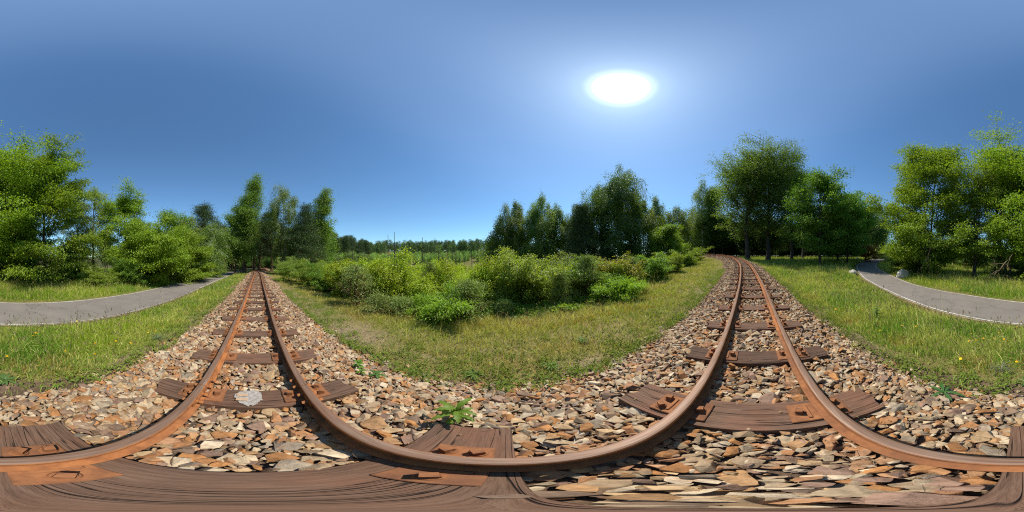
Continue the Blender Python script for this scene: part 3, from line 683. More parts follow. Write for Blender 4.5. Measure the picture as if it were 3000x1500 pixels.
    tree('birch', 1815, 21.5, 500, 3.2, 'huge dense weeping birch, the highest below the sun', G3, cb=.07, prof='column', nleaf=55100, ls=1.15, nb=62, stems=3, spread=.07, col=((.034, .056, .014), (.064, .088, .022)))
    tree('birch', 1762, 23, 560, 1.7, 'birch tucked against the flank of the huge weeping birch', G3, cb=.1, prof='column', nleaf=15950, ls=1.15, nb=34)
    tree('birch', 1885, 23, 585, 1.9, 'lower birch on the curve side of the huge weeping birch', G3, cb=.08, prof='column', nleaf=17400, ls=1.15, nb=34)
    tree('birch', 1918, 27, 572, 1.5, 'slim birch with a knobbly top behind the light green sapling', G3, cb=.14, prof='slim', nleaf=10150, ls=1.3, nb=30)
    tree('birch', 1982, 30, 603, 2.6, 'dark rounded birch standing back beside the curve', G3, cb=.08, prof='dome', nleaf=17400, ls=1.4, nb=36)
    tree('oak', 1952, 20, 662, 1.7, 'light green young maple-like tree by the outer thicket', G3, name='young_tree', cb=.06, prof='flame', nleaf=13050, ls=1.0, nb=30, col=((.06, .10, .016), (.10, .145, .022)))
    # beyond the curve and the meadow
    G4 = 'trees beyond the curve of the track'
    tree('birch', 2058, 38, 528, 2.3, 'slender tall birch first left of the poplar crown', G4, cb=.2, prof='slim', nleaf=9000, ls=1.7, nb=36)
    tree('poplar', 2092, 39, 548, 2.3, 'slender poplar touching the flank of the great crown', G4, cb=.2, prof='slim', nleaf=9000, ls=1.7, nb=36)
    tree('birch', 2030, 42, 600, 2.6, 'shorter birch where the rails swing out of sight', G4, cb=.1, prof='column', nleaf=8000, ls=1.8, nb=32)
    tree('poplar', 2190, 24.5, 455, 4.3, 'great poplar, the one whose crown leans towards the rails', G4, cb=.27, prof='vase', nleaf=26000, ls=1.3, nb=50, tr=.24)
    tree('poplar', 2250, 25.5, 420, 4.2, 'great poplar with the highest crown over the meadow', G4, cb=.24, prof='dome', nleaf=28000, ls=1.3, nb=54, tr=.24)
    tree('poplar', 2318, 28, 478, 3.0, 'third poplar of the great group, on the young oak side', G4, cb=.22, prof='column', nleaf=13000, ls=1.4, nb=40)
    tree('poplar', 2352, 33, 500, 2.0, 'thin grey poplar showing between the great group and the oak', G4, cb=.3, prof='slim', nleaf=5000, ls=1.6, nb=30)
    tree('oak', 2402, 17.3, 505, 2.5, 'young oak with a conical leafy crown on the meadow', G4, cb=.16, prof='flame', nleaf=17000, nb=46, ls=1.05, tr=.11)
    tree('oak', 2482, 20.5, 560, 2.4, 'second oak behind the young oak, rounder and lower', G4, cb=.16, prof='dome', nleaf=13000, nb=38, ls=1.15)
    tree('oak', 2455, 26, 570, 2.8, 'dark oak standing back on the shaded meadow', G4, cb=.15, prof='dome', nleaf=10000, nb=36, ls=1.4, col=((.03, .058, .015), (.05, .085, .02)))
    tree('poplar', 2535, 30, 590, 2.8, 'dark tree over the far end of the path', G4, cb=.12, prof='dome', nleaf=10000, nb=36, ls=1.5, col=((.028, .05, .016), (.048, .075, .02)))
    tree('birch', 2572, 38, 592, 2.2, 'hazy pale birch where the path disappears', G4, cb=.1, prof='column', nleaf=7000, nb=30, ls=1.7)
    tree('bush', 2551, 27, 716, 1.2, 'reddish-leaved young plum beside the far bend of the path', G4, name='plum_tree', cb=.25, prof='dome', nleaf=2200, nb=18, ls=1.7, col=((.10, .045, .022), (.16, .075, .03)))
build_trees()

def wood(kind_list, spots, label, group, name):
    """slim trunks of the wood behind: a few kinds built once, then copied"""
    for i, (x, y, k, sc) in enumerate(spots):
        put(kind_list[k % len(kind_list)], x, y, label, name, 'tree', group, rz=i*2.1, sc=sc)
def build_woods():
    r = random.Random(5)
    slimpine = [tree_meshes('pine', 14, 1.9, cb=.5, prof='column', nleaf=2600, nb=26, seed=40+k, ls=2.0, tr=.13) for k in range(3)]
    slimleaf = [tree_meshes('poplar', 13, 2.2, cb=.25, prof='column', nleaf=3000, nb=24, seed=50+k, ls=2.0, tr=.12, col=((.026, .05, .014), (.05, .08, .02))) for k in range(3)]
    low = [tree_meshes('poplar', 5, 1.9, cb=.06, prof='bush', nleaf=2400, nb=20, seed=60+k, ls=1.8, stems=2, col=((.025, .05, .013), (.05, .085, .02))) for k in range(3)]
    P, Lf, U = [], [], []
    for i in range(130):                                              # pine wood at the left end
        px = r.uniform(575, 955); d = r.uniform(36, 60); x, y = spot(px, d)
        if abs(lateral(x, y)) < 2.2 or path_side(x, y) > -.6: continue
        h = r.uniform(.62, .85); P.append((x, y, r.randrange(3), h))
    for i in range(120):                                              # mixed wood behind curve and meadow
        px = r.uniform(1990, 2600); d = r.uniform(38, 62); x, y = spot(px, d)
        if abs(lateral(x, y)) < 2.4 or path_side(x, y) > -.6: continue
        Lf.append((x, y, r.randrange(3), r.uniform(.7, .95)))
    for i in range(34):                                               # behind the robinias
        px = r.choice([r.uniform(2600, 3000), r.uniform(-10, 90), r.uniform(300, 620)]); d = r.uniform(21, 34); x, y = spot(px, d)
        Lf.append((x, y, r.randrange(3), r.uniform(.45, .62)))
    for i in range(90):
        px = r.choice([r.uniform(575, 955), r.uniform(2000, 2600), r.uniform(2000, 2600)]); d = r.uniform(52, 70); x, y = spot(px, d)
        if abs(lateral(x, y)) < 2.4 or path_side(x, y) > -.6: continue
        U.append((x, y, r.randrange(3), r.uniform(.7, 1.2)))
    for i in range(12):
        px = r.choice([r.uniform(700, 830), r.uniform(2040, 2420), r.uniform(2040, 2420)]); d = r.uniform(46, 74); x, y = spot(px, d)
        if abs(lateral(x, y)) < 2.4 or path_side(x, y) > -.6: continue
        U.append((x, y, r.randrange(3), r.uniform(.7, 1.1)))
    for row, d0 in ((0, 50), (1, 58)):
        for px in list(range(2050, 2590, 17))+list(range(700, 835, 15)):
            d = d0+r.uniform(-3, 3); x, y = spot(px+row*8, d)
            if abs(lateral(x, y)) < 2.4 or path_side(x, y) > -.6: continue
            U.append((x, y, r.randrange(3), r.uniform(.6, .95)))
    for i in range(30):
        px = r.choice([r.uniform(2600, 3000), r.uniform(-10, 90)]); d = r.uniform(24, 38); x, y = spot(px, d); U.append((x, y, r.randrange(3), r.uniform(.6, .9)))
    wood(slimpine, P, 'slim pine trunk in the dark wood the rails run into', 'pines of the wood', 'pine_tree')
    wood(slimleaf, Lf, 'slim dark tree in the shaded wood behind the front trees', 'trees of the shaded wood', 'woodland_tree')
    wood(low, U, 'low dark leafy tree closing the back of the wood', 'undergrowth trees of the wood', 'woodland_tree')
build_woods()

# ------------------------------------------------------------------ thicket in front of the curve of the track
def build_thicket():
    G = 'shrubs of the thicket'
    YEL = ((.11, .145, .014), (.17, .195, .022))
    tree('bush', 1312, 4.5, 836, .72, 'bright leafy willow shrub nearest the track, low and broad', G, name='willow_shrub', cb=.04, prof='bush', nleaf=7000, nb=24, stems=5, spread=.35, over=dict(L=.085, W=.028, leafdn=-.1), col=((.075, .125, .02), (.135, .18, .03)))
    tree('bush', 1532, 5.8, 722, .86, 'big round rose shrub with small olive leaves, tallest of the near shrubs', G, name='rose_shrub', cb=.04, prof='dome', nleaf=12000, nb=34, stems=5, spread=.2, over=dict(L=.06, W=.042), col=((.09, .11, .028), (.15, .17, .05)))
    tree('bush', 1808, 5.6, 776, .72, 'bright leafy willow shrub on the curve side of the round rose shrub', G, name='willow_shrub', cb=.04, prof='bush', nleaf=7000, nb=24, stems=5, spread=.3, over=dict(L=.085, W=.028, leafdn=-.1), col=((.08, .13, .02), (.15, .195, .035)))
    tree('bush', 1700, 7.0, 748, .85, 'dark green shrub behind the young pines in the middle of the thicket', G, cb=.04, prof='bush', nleaf=7000, nb=26, stems=4, spread=.2, col=((.045, .075, .015), (.08, .115, .022)))
    tree('bush', 1812, 7.2, 738, .75, 'red-tipped rose shrub standing up behind the bright willow shrub', G, name='rose_shrub', cb=.05, prof='dome', nleaf=5000, nb=26, stems=5, spread=.2, col=((.08, .085, .02), (.13, .11, .03)))
    tree('bush', 1590, 8.5, 752, .9, 'greyish willow shrub between the round rose shrub and the birch clump', G, name='willow_shrub', cb=.05, prof='bush', nleaf=6000, nb=24, stems=4, spread=.2, col=((.065, .085, .035), (.10, .125, .05)))
    tree('bush', 1672, 9.5, 735, 1.0, 'pale rounded willow shrub under the grey pine', G, name='willow_shrub', cb=.05, prof='bush', nleaf=6000, nb=24, stems=4, spread=.2, col=((.075, .10, .04), (.12, .145, .055)))
    tree('bush', 1462, 7.6, 742, .8, 'loose rose shrub with reddish shoots left of the round rose shrub', G, name='rose_shrub', cb=.05, prof='dome', nleaf=4200, nb=24, stems=5, spread=.2, col=YEL)
    tree('bush', 1920, 9.8, 742, .9, 'light green shrub on the grass slope beyond the bright willow shrub', G, cb=.04, prof='bush', nleaf=6000, nb=24, stems=4, spread=.3, col=((.06, .11, .02), (.11, .16, .035)))
    tree('bush', 1962, 12.5, 738, 1.0, 'green shrub midway between thicket and the vanishing curve', G, cb=.04, prof='bush', nleaf=6000, nb=24, stems=4, spread=.3)
    tree('bush', 2002, 17, 722, 1.3, 'light shrub farthest along the thicket, beside the vanishing rails', G, cb=.04, prof='bush', nleaf=6000, nb=24, stems=4, spread=.3, ls=1.3)
    tree('bush', 2028, 22, 722, 1.3, 'shrub overlapping the point where the rails swing out of sight', G, cb=.04, prof='bush', nleaf=5000, nb=24, stems=4, spread=.3, ls=1.5)
    tree('bush', 850, 14.5, 752, 1.25, 'grey-green willow shrub at the foot of the twin-stemmed birch', G, name='willow_shrub', cb=.04, prof='bush', nleaf=7000, nb=28, stems=5, spread=.3, over=dict(L=.13, W=.03, leafdn=-.6, elev=(45, 85)), col=((.08, .115, .03), (.13, .16, .045)))
    tree('bush', 905, 12, 758, 1.15, 'grey-green willow shrub second from the wood end of the thicket', G, name='willow_shrub', cb=.04, prof='bush', nleaf=7000, nb=28, stems=5, spread=.3, over=dict(L=.12, W=.03, leafdn=-.6, elev=(45, 85)), col=((.08, .115, .03), (.13, .16, .045)))
    tree('bush', 962, 9.5, 772, .95, 'dark-hearted shrub next to the grey-green willows', G, cb=.04, prof='bush', nleaf=6000, nb=26, stems=5, spread=.3, col=((.045, .085, .016), (.085, .125, .024)))
    tree('bush', 1010, 8.2, 758, .9, 'leafy shrub behind the pale young pine', G, cb=.04, prof='bush', nleaf=6000, nb=26, stems=5, spread=.3, col=YEL)
    tree('bush', 1555, 4.7, 895, .5, 'low sprawling shrub at the foot of the round rose shrub', G, cb=.03, prof='bush', nleaf=3000, nb=18, stems=5, spread=.5, col=((.06, .11, .02), (.10, .15, .03)))
    tree('bush', 1455, 4.9, 885, .5, 'low green shrub filling the gap beside the bright willow shrub', G, cb=.03, prof='bush', nleaf=3000, nb=18, stems=5, spread=.5, col=((.06, .11, .02), (.10, .15, .03)))
    tree('bush', 1665, 4.9, 880, .55, 'low shrub with red buds in front of the thin young pine', G, name='rose_shrub', cb=.03, prof='bush', nleaf=3000, nb=18, stems=5, spread=.4)
    GP = 'young pines in the thicket'
    PC = dict(col=((.12, .145, .062), (.18, .205, .09)), cb=.06, prof='cone', over=dict(L=.09, W=.012, sig=.05, k=30, elev=(15, 60)), tr=.018)
    for px, d, yt, R, lab in ((1048, 5.9, 775, .52, 'pale young pine with long upswept shoots, nearest the wood end of the thicket'), (1262, 6.6, 768, .4, 'young pine rising behind the bright willow shrub'),
                              (1372, 4.3, 822, .42, 'soft pale young pine against the side of the bright willow shrub'), (1640, 5.3, 790, .25, 'thin upright young pine between the rose shrub and the dark shrub'),
                              (1715, 6.0, 748, .55, 'tall young pine, highest in the middle of the thicket'), (1110, 5.0, 862, .3, 'small young pine low beside the pale upswept one'),
                              (1172, 4.9, 868, .34, 'small spreading young pine at the edge of the dry grass'), (1478, 4.6, 880, .16, 'tiny young pine poking up before the rose shrub'), (1850, 8.0, 752, .4, 'young pine behind the second bright willow shrub')):
        tree('pine', px, d, yt, R, lab, GP, name='young_pine', nleaf=2400, nb=24, **PC)
    GS = 'birch saplings in the thicket'
    kinds = [tree_meshes('birch', 2.0, .55, cb=.05, prof='flame', nleaf=1500, nb=16, seed=300+k, over=dict(L=.055, W=.045, hang=.03, sig=.1, leafdn=.3, bark=M_BARK, elev=(35, 70)), tr=.012, ls=1.0, col=((.115, .15, .014), (.18, .205, .02))) for k in range(5)]
    for px, d, h, lab in ((1185, 7.4, 1.32, 'yellow-green birch sapling standing highest over the near shrubs'), (1062, 7.2, 1.0, 'yellow-green birch sapling behind the pale upswept pine'), (1135, 6.8, .8, 'yellow-green birch sapling between two young pines'), (1420, 6.6, .85, 'yellow-green birch sapling beside the loose rose shrub')):
        x, y = spot(px, d); put(kinds[int(px) % 5], x, y, lab, 'birch_sapling', 'sapling', GS, sc=h)
    r = random.Random(8)
    for i in range(130):
        px = r.uniform(870, 1760); d = r.uniform(5.6, 10.5); x, y = spot(px, d)
        if lateral(x, y) < 4.9+max(0, (1150-px)/300): continue
        put(kinds[r.randrange(5)], x, y, 'yellow-green birch sapling in the dense young growth of the valley', 'birch_sapling', 'sapling', GS, rz=r.uniform(0, 6), sc=(.9, .9, r.uniform(.55, .85)))
    for i in range(190):
        px = r.uniform(850, 1470); d = 6.5+30*r.random()**1.6; x, y = spot(px, d)
        if lateral(x, y) < 4.6: continue
        put(kinds[r.randrange(5)], x, y, 'yellow-green birch sapling in the dense young growth of the valley', 'birch_sapling', 'sapling', GS, rz=r.uniform(0, 6), sc=r.uniform(.7, 1.08)*(1+.005*d))
    for i in range(46):
        px = r.uniform(1470, 1985); d = r.uniform(10, 18); x, y = spot(px, d)
        if lateral(x, y) < 5.5: continue
        put(kinds[r.randrange(5)], x, y, 'birch sapling crowding under the birch clump behind the thicket', 'birch_sapling', 'sapling', GS, rz=r.uniform(0, 6), sc=r.uniform(.6, .95))
build_thicket()

def build_valley():
    # burnt bare trunks still standing in the valley
    r = random.Random(12)
    pos = [(1020, 46, 5), (1033, 40, 6.4), (1052, 44, 6.6), (1068, 52, 6), (1128, 42, 6.8), (1137, 38, 7.6), (1154, 36, 7.9), (1157, 44, 6.5), (1190, 50, 8.2), (1238, 44, 7.6), (1243, 52, 6.6), (1262, 48, 5), (1274, 46, 7.7), (1284, 56, 6), (1298, 52, 6.4), (1312, 56, 5.5), (1326, 60, 5.8), (1334, 50, 5.4), (1346, 62, 5.4), (1362, 58, 4.6), (1382, 50, 5.2), (1400, 62, 5), (1416, 56, 4.6)]
    labs = ['charred bare trunk, first at the wood end of the snags'] + [None]*5 + [None]
    for i, (px, d, h) in enumerate(pos):
        x, y = spot(px, d); a = Acc(); n = 8; t = np.linspace(0, 1, n); wob = np.cumsum(np.random.default_rng(i).normal(0, .03, (n, 2)), 0)
        h += 1.7; P = np.column_stack([wob, t*h]); a.add(tube(P, .105*(1-t*.72)+.016, 6))
        for k in range(9):
            z = r.uniform(.35, .97)*h; az = r.uniform(0, 6.3); L = r.uniform(.2, .7)
            a.add(tube([(wob[4, 0], wob[4, 1], z), (wob[4, 0]+math.cos(az)*L, wob[4, 1]+math.sin(az)*L, z+r.uniform(-.1, .25))], [.025, .008], 4))
        lab = {6: 'thickest charred trunk, standing right above the tall birch sapling', 5: 'charred trunk close beside the thickest one', 8: 'tallest thin charred trunk, against the skyline'}.get(i, 'thin bare burnt trunk standing in the young growth of the valley')
        o = link('dead_tree', a.mesh('dead_tree', M_DEAD)); o.location = (x, y, gz(x, y)-.1); tag(o, lab, 'dead tree', 'burnt trunks in the valley')
    # slope pines that stand out on the skyline
    pk = [tree_meshes('pine', 10, 1.7, cb=.2, prof='cone', nleaf=2600, nb=30, seed=400+k, ls=2.2) for k in range(3)]
    bk = [tree_meshes('birch', 8, 1.5, cb=.05, prof='column', nleaf=2400, nb=22, seed=410+k, ls=2.0, col=((.05, .08, .018), (.08, .11, .028))) for k in range(3)]
    for i in range(30):
        px = r.uniform(940, 1095); d = r.uniform(84, 112)
        x, y = spot(px, d); put(pk[i % 3], x, y, 'dark pine on the slope at the wood end of the valley', 'pine_tree', 'pine tree', 'pines on the valley slope', rz=i, sc=r.uniform(1.0, 1.25)*(1.25-.45*(px-940)/155))
    for i in range(34):
        px = r.uniform(935, 1090); d = r.uniform(44, 62)
        x, y = spot(px, d); put(bk[i % 3], x, y, 'light birch at the foot of the slope pines', 'birch_tree', 'tree', 'birches below the slope pines', rz=i, sc=r.uniform(.55, .8))
    # the far wood, one mass
    rg = np.random.default_rng(21); Vs, Cs, n4 = [], [], 0
    src = []
    for (k, (tm, cm)) in enumerate(pk+bk):
        v = np.empty(len(cm.vertices)*3, np.float32); cm.vertices.foreach_get('co', v); c = np.empty(len(cm.vertices)*4, np.float32); cm.color_attributes['tint'].data.foreach_get('color', c)
        sel = rg.permutation(len(v)//12)[:900]; v = v.reshape(-1, 4, 3)[sel]; m = v.mean(1, keepdims=True); src.append((m+(v-m)*1.9, c.reshape(-1, 4, 4)[sel][..., :3]))
    for i in range(1050):
        az = math.radians(rg.uniform(-84, 6)); front = i < 340; d = rg.uniform(76, 96) if front else rg.uniform(98, 165)
        x, y = d*math.sin(az), d*math.cos(az); v, c = src[3+i % 3] if (front or rg.random() < .25) else src[i % 3]
        s = rg.uniform(.42, .6) if front else rg.uniform(.62, .95); a = rg.uniform(0, 6.3); ca, sa = math.cos(a), math.sin(a)
        R = np.array([[ca, -sa, 0], [sa, ca, 0], [0, 0, 1]])*s; Vs.append((v @ R.T+np.array([x, y, gz(x, y)])).reshape(-1, 3)); Cs.append((c*rg.uniform(1.3, 2.1)*(1.25 if front else 1)).reshape(-1, 3))
    V = np.vstack(Vs); o = link('far_wood', mesh('far_wood', V, np.arange(len(V)).reshape(-1, 4), M_NEEDLE, np.vstack(Cs))); tag(o, 'far wooded hillside of pines and birches beyond the valley', kind='stuff')
build_valley()

# ------------------------------------------------------------------ grass
def in_ballast(x, y):
    q = lateral(x, y); return np.abs(q) < np.where(q > 0, 1.5, 1.3)+.22*(fbm(x, y, .7, 31)-.5)*2
def build_grass():
    r = np.random.default_rng(33)
    def field(n, rmax, r0, seed):
        r = np.random.default_rng(seed); u = r.random(n)
        rr = r0*np.sqrt(np.exp(u*math.log(1+(rmax/r0)**2))-1)          # density 1/(1+(r/r0)^2)
        a = r.uniform(0, 2*PI, n); return rr*np.sin(a), rr*np.cos(a), rr
    x, y, d = field(1150000, 46, 4.5, 1)
    q = lateral(x, y); ps = path_side(x, y); front = q > 0; aq = np.abs(q)
    n1 = fbm(x, y, .9, 51); n2 = fbm(x, y, 2.6, 55); n3 = fbm(x, y, .35, 58)
    sandy = front & (np.abs(q-(1.75+.05*np.maximum(-x, 0))) < .42*np.clip((-x-.7)/1.2, 0, 1)*np.clip((x+7)/2, 0, 1)*(.4+1.2*n3))     # bare strip beside the ballast
    near = np.clip((aq-1.35)/1.3, 0, 1); dens = np.where(n1+near*.9 > .62, 1, .18+near*.4)*np.where(front, .35+.65*np.clip((n1-.36)*6, 0, 1), 1)*np.where(sandy, .16, 1)
    dens = np.where(front & (q > 7), .25, dens); dens = np.where((ps < -8) & ~front, .35, dens)
    keep = ~in_ballast(x, y) & (ps < -.03) & (r.random(len(x)) < dens) & ~(front & (q > 9)) & (aq > 1.2)
    x, y, d, q, ps, front, aq, n1, n2, n3, near = [v[keep] for v in (x, y, d, q, ps, front, aq, n1, n2, n3, near)]; n = len(x)
    right = np.clip((x-.5)/3, 0, 1)
    h = np.where(front, .035+.055*near*(.5+n2), .06+.13*near*(.4+n1))*r.lognormal(0, .30, n)
    edge = np.clip((-ps-.12)/.8, .12, 1); h = np.where(~front & (ps > -1.2), h*edge, h); h = np.where(~front & (ps < -.6) & (q < -6), h*1.6, h)
    tall = (~front) & (r.random(n) < .035*near) | (front & (r.random(n) < .02)); h = np.where(tall, h*1.5+.08*np.clip(-ps/.9, 0, 1), h)
    w = (.0042+.0022*r.random(n))*(1+d/3.6); w = np.where(tall, w*.55, w)
    lush = np.array([.080, .128, .018]); mid = np.array([.145, .165, .022]); dry = np.array([.23, .20, .085]); straw = np.array([.30, .25, .12]); red = np.array([.19, .085, .035])
    f = np.clip((n2-.38)*3.2+r.normal(0, .22, n), 0, 1)[:, None]
    cr_ = lush*(1-f)+mid*f
    g = np.clip((n1-.34)*3.0+r.normal(0, .25, n)+(1-right)*.35-right*.25, 0, 1)[:, None]; cf = mid*(1-g)+dry*g*.95
    col = np.where(front[:, None], cf, cr_)
    pat = (np.clip((fbm(x, y, 1.1, 71)-.52)*5, 0, .5)*(~front))[:, None]; col = col*(1-pat)+(mid*.35+straw*.65)*pat
    nb = (near < .5)[:, None] & (r.random((n, 1)) < .35); col = np.where(nb & ~front[:, None], mid*.55+dry*.45, col)
    rp = (n3 > .60) & (r.random(n) < .45) & (aq < 4.5) & (front | (near < .6)); col = np.where(rp[:, None], red*.6+col*.4, col)
    dr = r.random(n) < np.where(front, .14, .17); col = np.where((dr | tall)[:, None], straw, col)
    col = col*r.uniform(.72, 1.25, (n, 1))*np.array([2.3, 2.5, 1.95])
    z = ground(x, y)-.02; a = r.uniform(0, 2*PI, n); le = h*np.abs(r.normal(0, .42, n))*np.where(front, 1.7, 1.1); la = r.normal(.9, 1.3, n)
    t = np.stack([np.cos(a), np.sin(a), np.zeros(n)], -1)*w[:, None]*.5; B = np.stack([x, y, z], -1); T = B+np.stack([np.cos(la)*le, np.sin(la)*le, h], -1)
    M = B+np.stack([np.cos(la)*le*.35, np.sin(la)*le*.35, h*.6], -1)
    V = np.stack([B-t, B+t, M+t*.8, T, M-t*.8], 1).reshape(-1, 3); k = np.arange(n)[:, None]*5
    F4 = (k+np.array([[0, 1, 2, 4]])); F3 = (k+np.array([[4, 2, 3]]))
    cc = np.repeat(col[:, None], 5, 1); cc = cc.reshape(-1, 3)
    fr = np.repeat(front, 5)
    idx = np.arange(n)
    for nm, m, lab in (('verge_grass', ~front, 'lush green verge grass between the track, the path and the trees'), ('dry_grass', front, 'drier khaki and yellow-green grass between the track and the thicket')):
        s = idx[m]; V2 = V.reshape(-1, 5, 3)[s].reshape(-1, 3); c2 = col[s].repeat(5, 0); k = np.arange(len(s))[:, None]*5
        o = link(nm, mesh(nm, V2, [k+np.array([[0, 1, 2, 4]]), k+np.array([[4, 2, 3]])], M_GRASS, c2)); tag(o, lab, kind='stuff')
    # seed heads on the tall stalks
    s = idx[tall & (d < 14)]; P = T[s]-np.array([0, 0, .01]); D = unit(T[s]-M[s]+r.normal(0, .15, (len(s), 3))*np.array([1, 1, .2])*.3)
    V3, F3 = leaf_quads(P-D*.05, D, unit(r.normal(0, 1, (len(s), 3))), r.uniform(.06, .13, len(s)), (.010+.004*r.random(len(s)))*(1+d[s]/5))
    cs = np.array([.27, .21, .12])*r.uniform(.6, 1.2, (len(s), 1)); o = link('seed_grass', mesh('seed_grass', V3, F3, M_GRASS, np.repeat(cs, 4, 0))); tag(o, 'nodding brown seed heads above the verge grass', kind='stuff')
    # broad-leaved ground cover along the ballast edge
    nc = 1700; s_ = r.uniform(-9, 11, nc); side = np.where(r.random(nc) < .6, 1, -1); qq = side*(np.where(side > 0, 1.45, 1.32)+r.exponential(.42, nc)-.12); xs = np.interp(s_, _arc, _xs); yc, dd = centre(xs); nl = np.sqrt(1+dd*dd)
    cx, cy = xs-qq*dd/nl, yc+qq/nl; m = r.integers(8, 34, nc); ii = np.repeat(np.arange(nc), m); n = len(ii)
    px_, py_ = cx[ii]+r.normal(0, .055, n), cy[ii]+r.normal(0, .055, n); P = np.stack([px_, py_, ground(px_, py_)+r.uniform(.0, .05, n)], -1)
    ok = path_side(px_, py_) < -.1; P = P[ok]; ii = ii[ok]; n = len(P); az = r.uniform(0, 6.3, n); el = r.uniform(.1, 1.1, n)
    D = np.stack([np.cos(az)*np.cos(el), np.sin(az)*np.cos(el), np.sin(el)], -1); V, F = leaf_quads(P, D, unit(np.array([0, 0, 1.])+r.normal(0, .3, (n, 3))), r.uniform(.03, .085, n), r.uniform(.008, .022, n))
    c = (np.array([.10, .155, .02])+np.array([.05, .02, .012])*r.random((nc, 1))[ii])*r.uniform(.75, 1.2, (n, 1)); o = link('ground_cover', mesh('ground_cover', V, F, M_GRASS, np.repeat(c*1.7, 4, 0))); tag(o, 'tufts of broad-leaved weeds along the foot of the ballast', kind='stuff')
build_grass()

# ------------------------------------------------------------------ single plants, flowers, boulders
def aim(px, py, lift=0):
    a = math.radians((px-1500)*.12); l = math.radians((750-py)*.12); ds = np.exp(np.linspace(math.log(.3), math.log(90), 3000))
    x, y = ds*math.sin(a), ds*math.cos(a); k = int(np.argmax(CAMZ+ds*math.tan(l) < ground(x, y)+lift)); return float(x[k]), float(y[k])
def build_flowers():
    pts = [(x/1.98, 850+y/1.98) for x, y in ((52, 215), (30, 253), (75, 280), (190, 265), (207, 248), (207, 265), (248, 262), (447, 180), (380, 352), (42, 384), (552, 308), (550, 371), (672, 295), (758, 307), (695, 275), (560, 183), (400, 218), (860, 245), (900, 237), (945, 210))]
    pts += [(2500+x/3.22, 800+y/3.22) for x, y in ((84, 348), (460, 497), (597, 505), (836, 485), (953, 568), (915, 603), (1112, 527), (1113, 572), (1091, 641), (1157, 633), (1240, 535), (1231, 615), (1325, 615), (1375, 562), (1395, 568), (1422, 625), (1455, 635), (1545, 508), (1525, 617), (1012, 808), (1540, 836))]
    pts += [(2000+x/2.576, 700+y/2.576) for x, y in ((970, 350), (1195, 395), (1215, 362), (1155, 530), (1275, 528), (1355, 537), (1655, 655), (1760, 660), (1490, 690))]
    pts += [(2790, 835), (2802, 838), (2775, 832), (2815, 842), (2845, 850)]
    a = Acc(); V = []; F = []
    n = 14; 
    for k in range(n):                                                 # petals
        t = 2*PI*k/n; c, s = math.cos(t), math.sin(t); b = len(V); w = .0045
        V += [(c*.003+s*w*.5, s*.003-c*w*.5, .004), (c*.017+s*w, s*.017-c*w, .002), (c*.017-s*w, s*.017+c*w, .002), (c*.003-s*w*.5, s*.003+c*w*.5, .004)]; F.append((b, b+1, b+2, b+3))
    for k in range(n):
        t = 2*PI*(k+.5)/n; c, s = math.cos(t), math.sin(t); b = len(V); w = .004
        V += [(c*.001+s*w*.5, s*.001-c*w*.5, .007), (c*.011+s*w, s*.011-c*w, .008), (c*.011-s*w, s*.011+c*w, .008), (c*.001-s*w*.5, s*.001+c*w*.5, .007)]; F.append((b, b+1, b+2, b+3))
    head = mesh('flower_head', V, np.array(F), M_PETAL, np.tile([.85, .50, .012], (len(V), 1)))
    st = mesh('stem', *tube([(0, 0, -.24), (.006, .004, -.12), (0, 0, 0)], [.002, .0018, .0018], 5), M_GRASS, np.tile([.08, .13, .03], (15, 1)))
    r = random.Random(3)
    for px, py in pts:
        x, y = aim(px, py, .2); s = r.uniform(.8, 1.25)*(.85 if math.hypot(x, y) < 3 else 1.1 if abs(y) < 4.5 else 1.5)
        t = thing('yellow_flower', 'small yellow daisy-like flower on a thin stem in the verge grass', 'flower', (x, y, gz(x, y)+.2), r.uniform(0, 6), 'yellow flowers in the verge')
        hd = link('flower_head', head, t); hd.scale = (s,)*3; hd.rotation_euler = (r.gauss(0, .35), r.gauss(-.1, .35), 0); link('stem', st, t)
build_flowers()
def weed(x, y, label, name, n, L, Wd, el, col, tooth=0.0, stalk=0, seed=1, cat='weed'):
    """rosette of real leaf blades with a midrib fold"""
    r = np.random.default_rng(seed); V, F, Cc = [], [], []
    for k in range(n):
        az = k*2.4+r.normal(0, .2); e = el*r.uniform(.5, 1.25); ll = L*r.uniform(.65, 1.1); b = np.array([0, 0, .01+(stalk*k/n)]); m = 11; dirv = np.array([math.cos(az), math.sin(az), 0]); sd = np.array([-dirv[1], dirv[0], 0]); p = b; ee = e; base0 = len(V)
        for i in range(m):
            f = i/(m-1); wv = Wd*.5*(math.sin(PI*min(1, f*.93+.05))**.8)*(1+tooth*(.55 if i % 2 else -.45)); up = np.array([0, 0, 1.])*math.cos(ee)-dirv*math.sin(ee)
            V += [p-sd*wv+up*wv*.3, p, p+sd*wv+up*wv*.3]; Cc += [col, tuple(np.array(col)*1.25), col]
            p = p+(dirv*math.cos(ee)+np.array([0, 0, 1.])*math.sin(ee))*ll/(m-1); ee -= 1.15*e/(m-1)+.05
            if i: 
                q = base0+3*i; F += [(q-3, q-2, q+1, q), (q-2, q-1, q+2, q+1)]
        
    t = thing(name, label, cat, (x, y, gz(x, y)+.015))
    link('leaves', mesh('leaves', V, np.array(F), M_LEAF, np.array(Cc), True), t)
    if stalk: link('stem', mesh('stem', *tube([(0, 0, -.05), (.005, 0, stalk*.6), (0, .004, stalk*1.02)], [.005, .004, .003], 6), M_GRASS, np.tile([.09, .15, .03], (18, 1))), t)
    return t
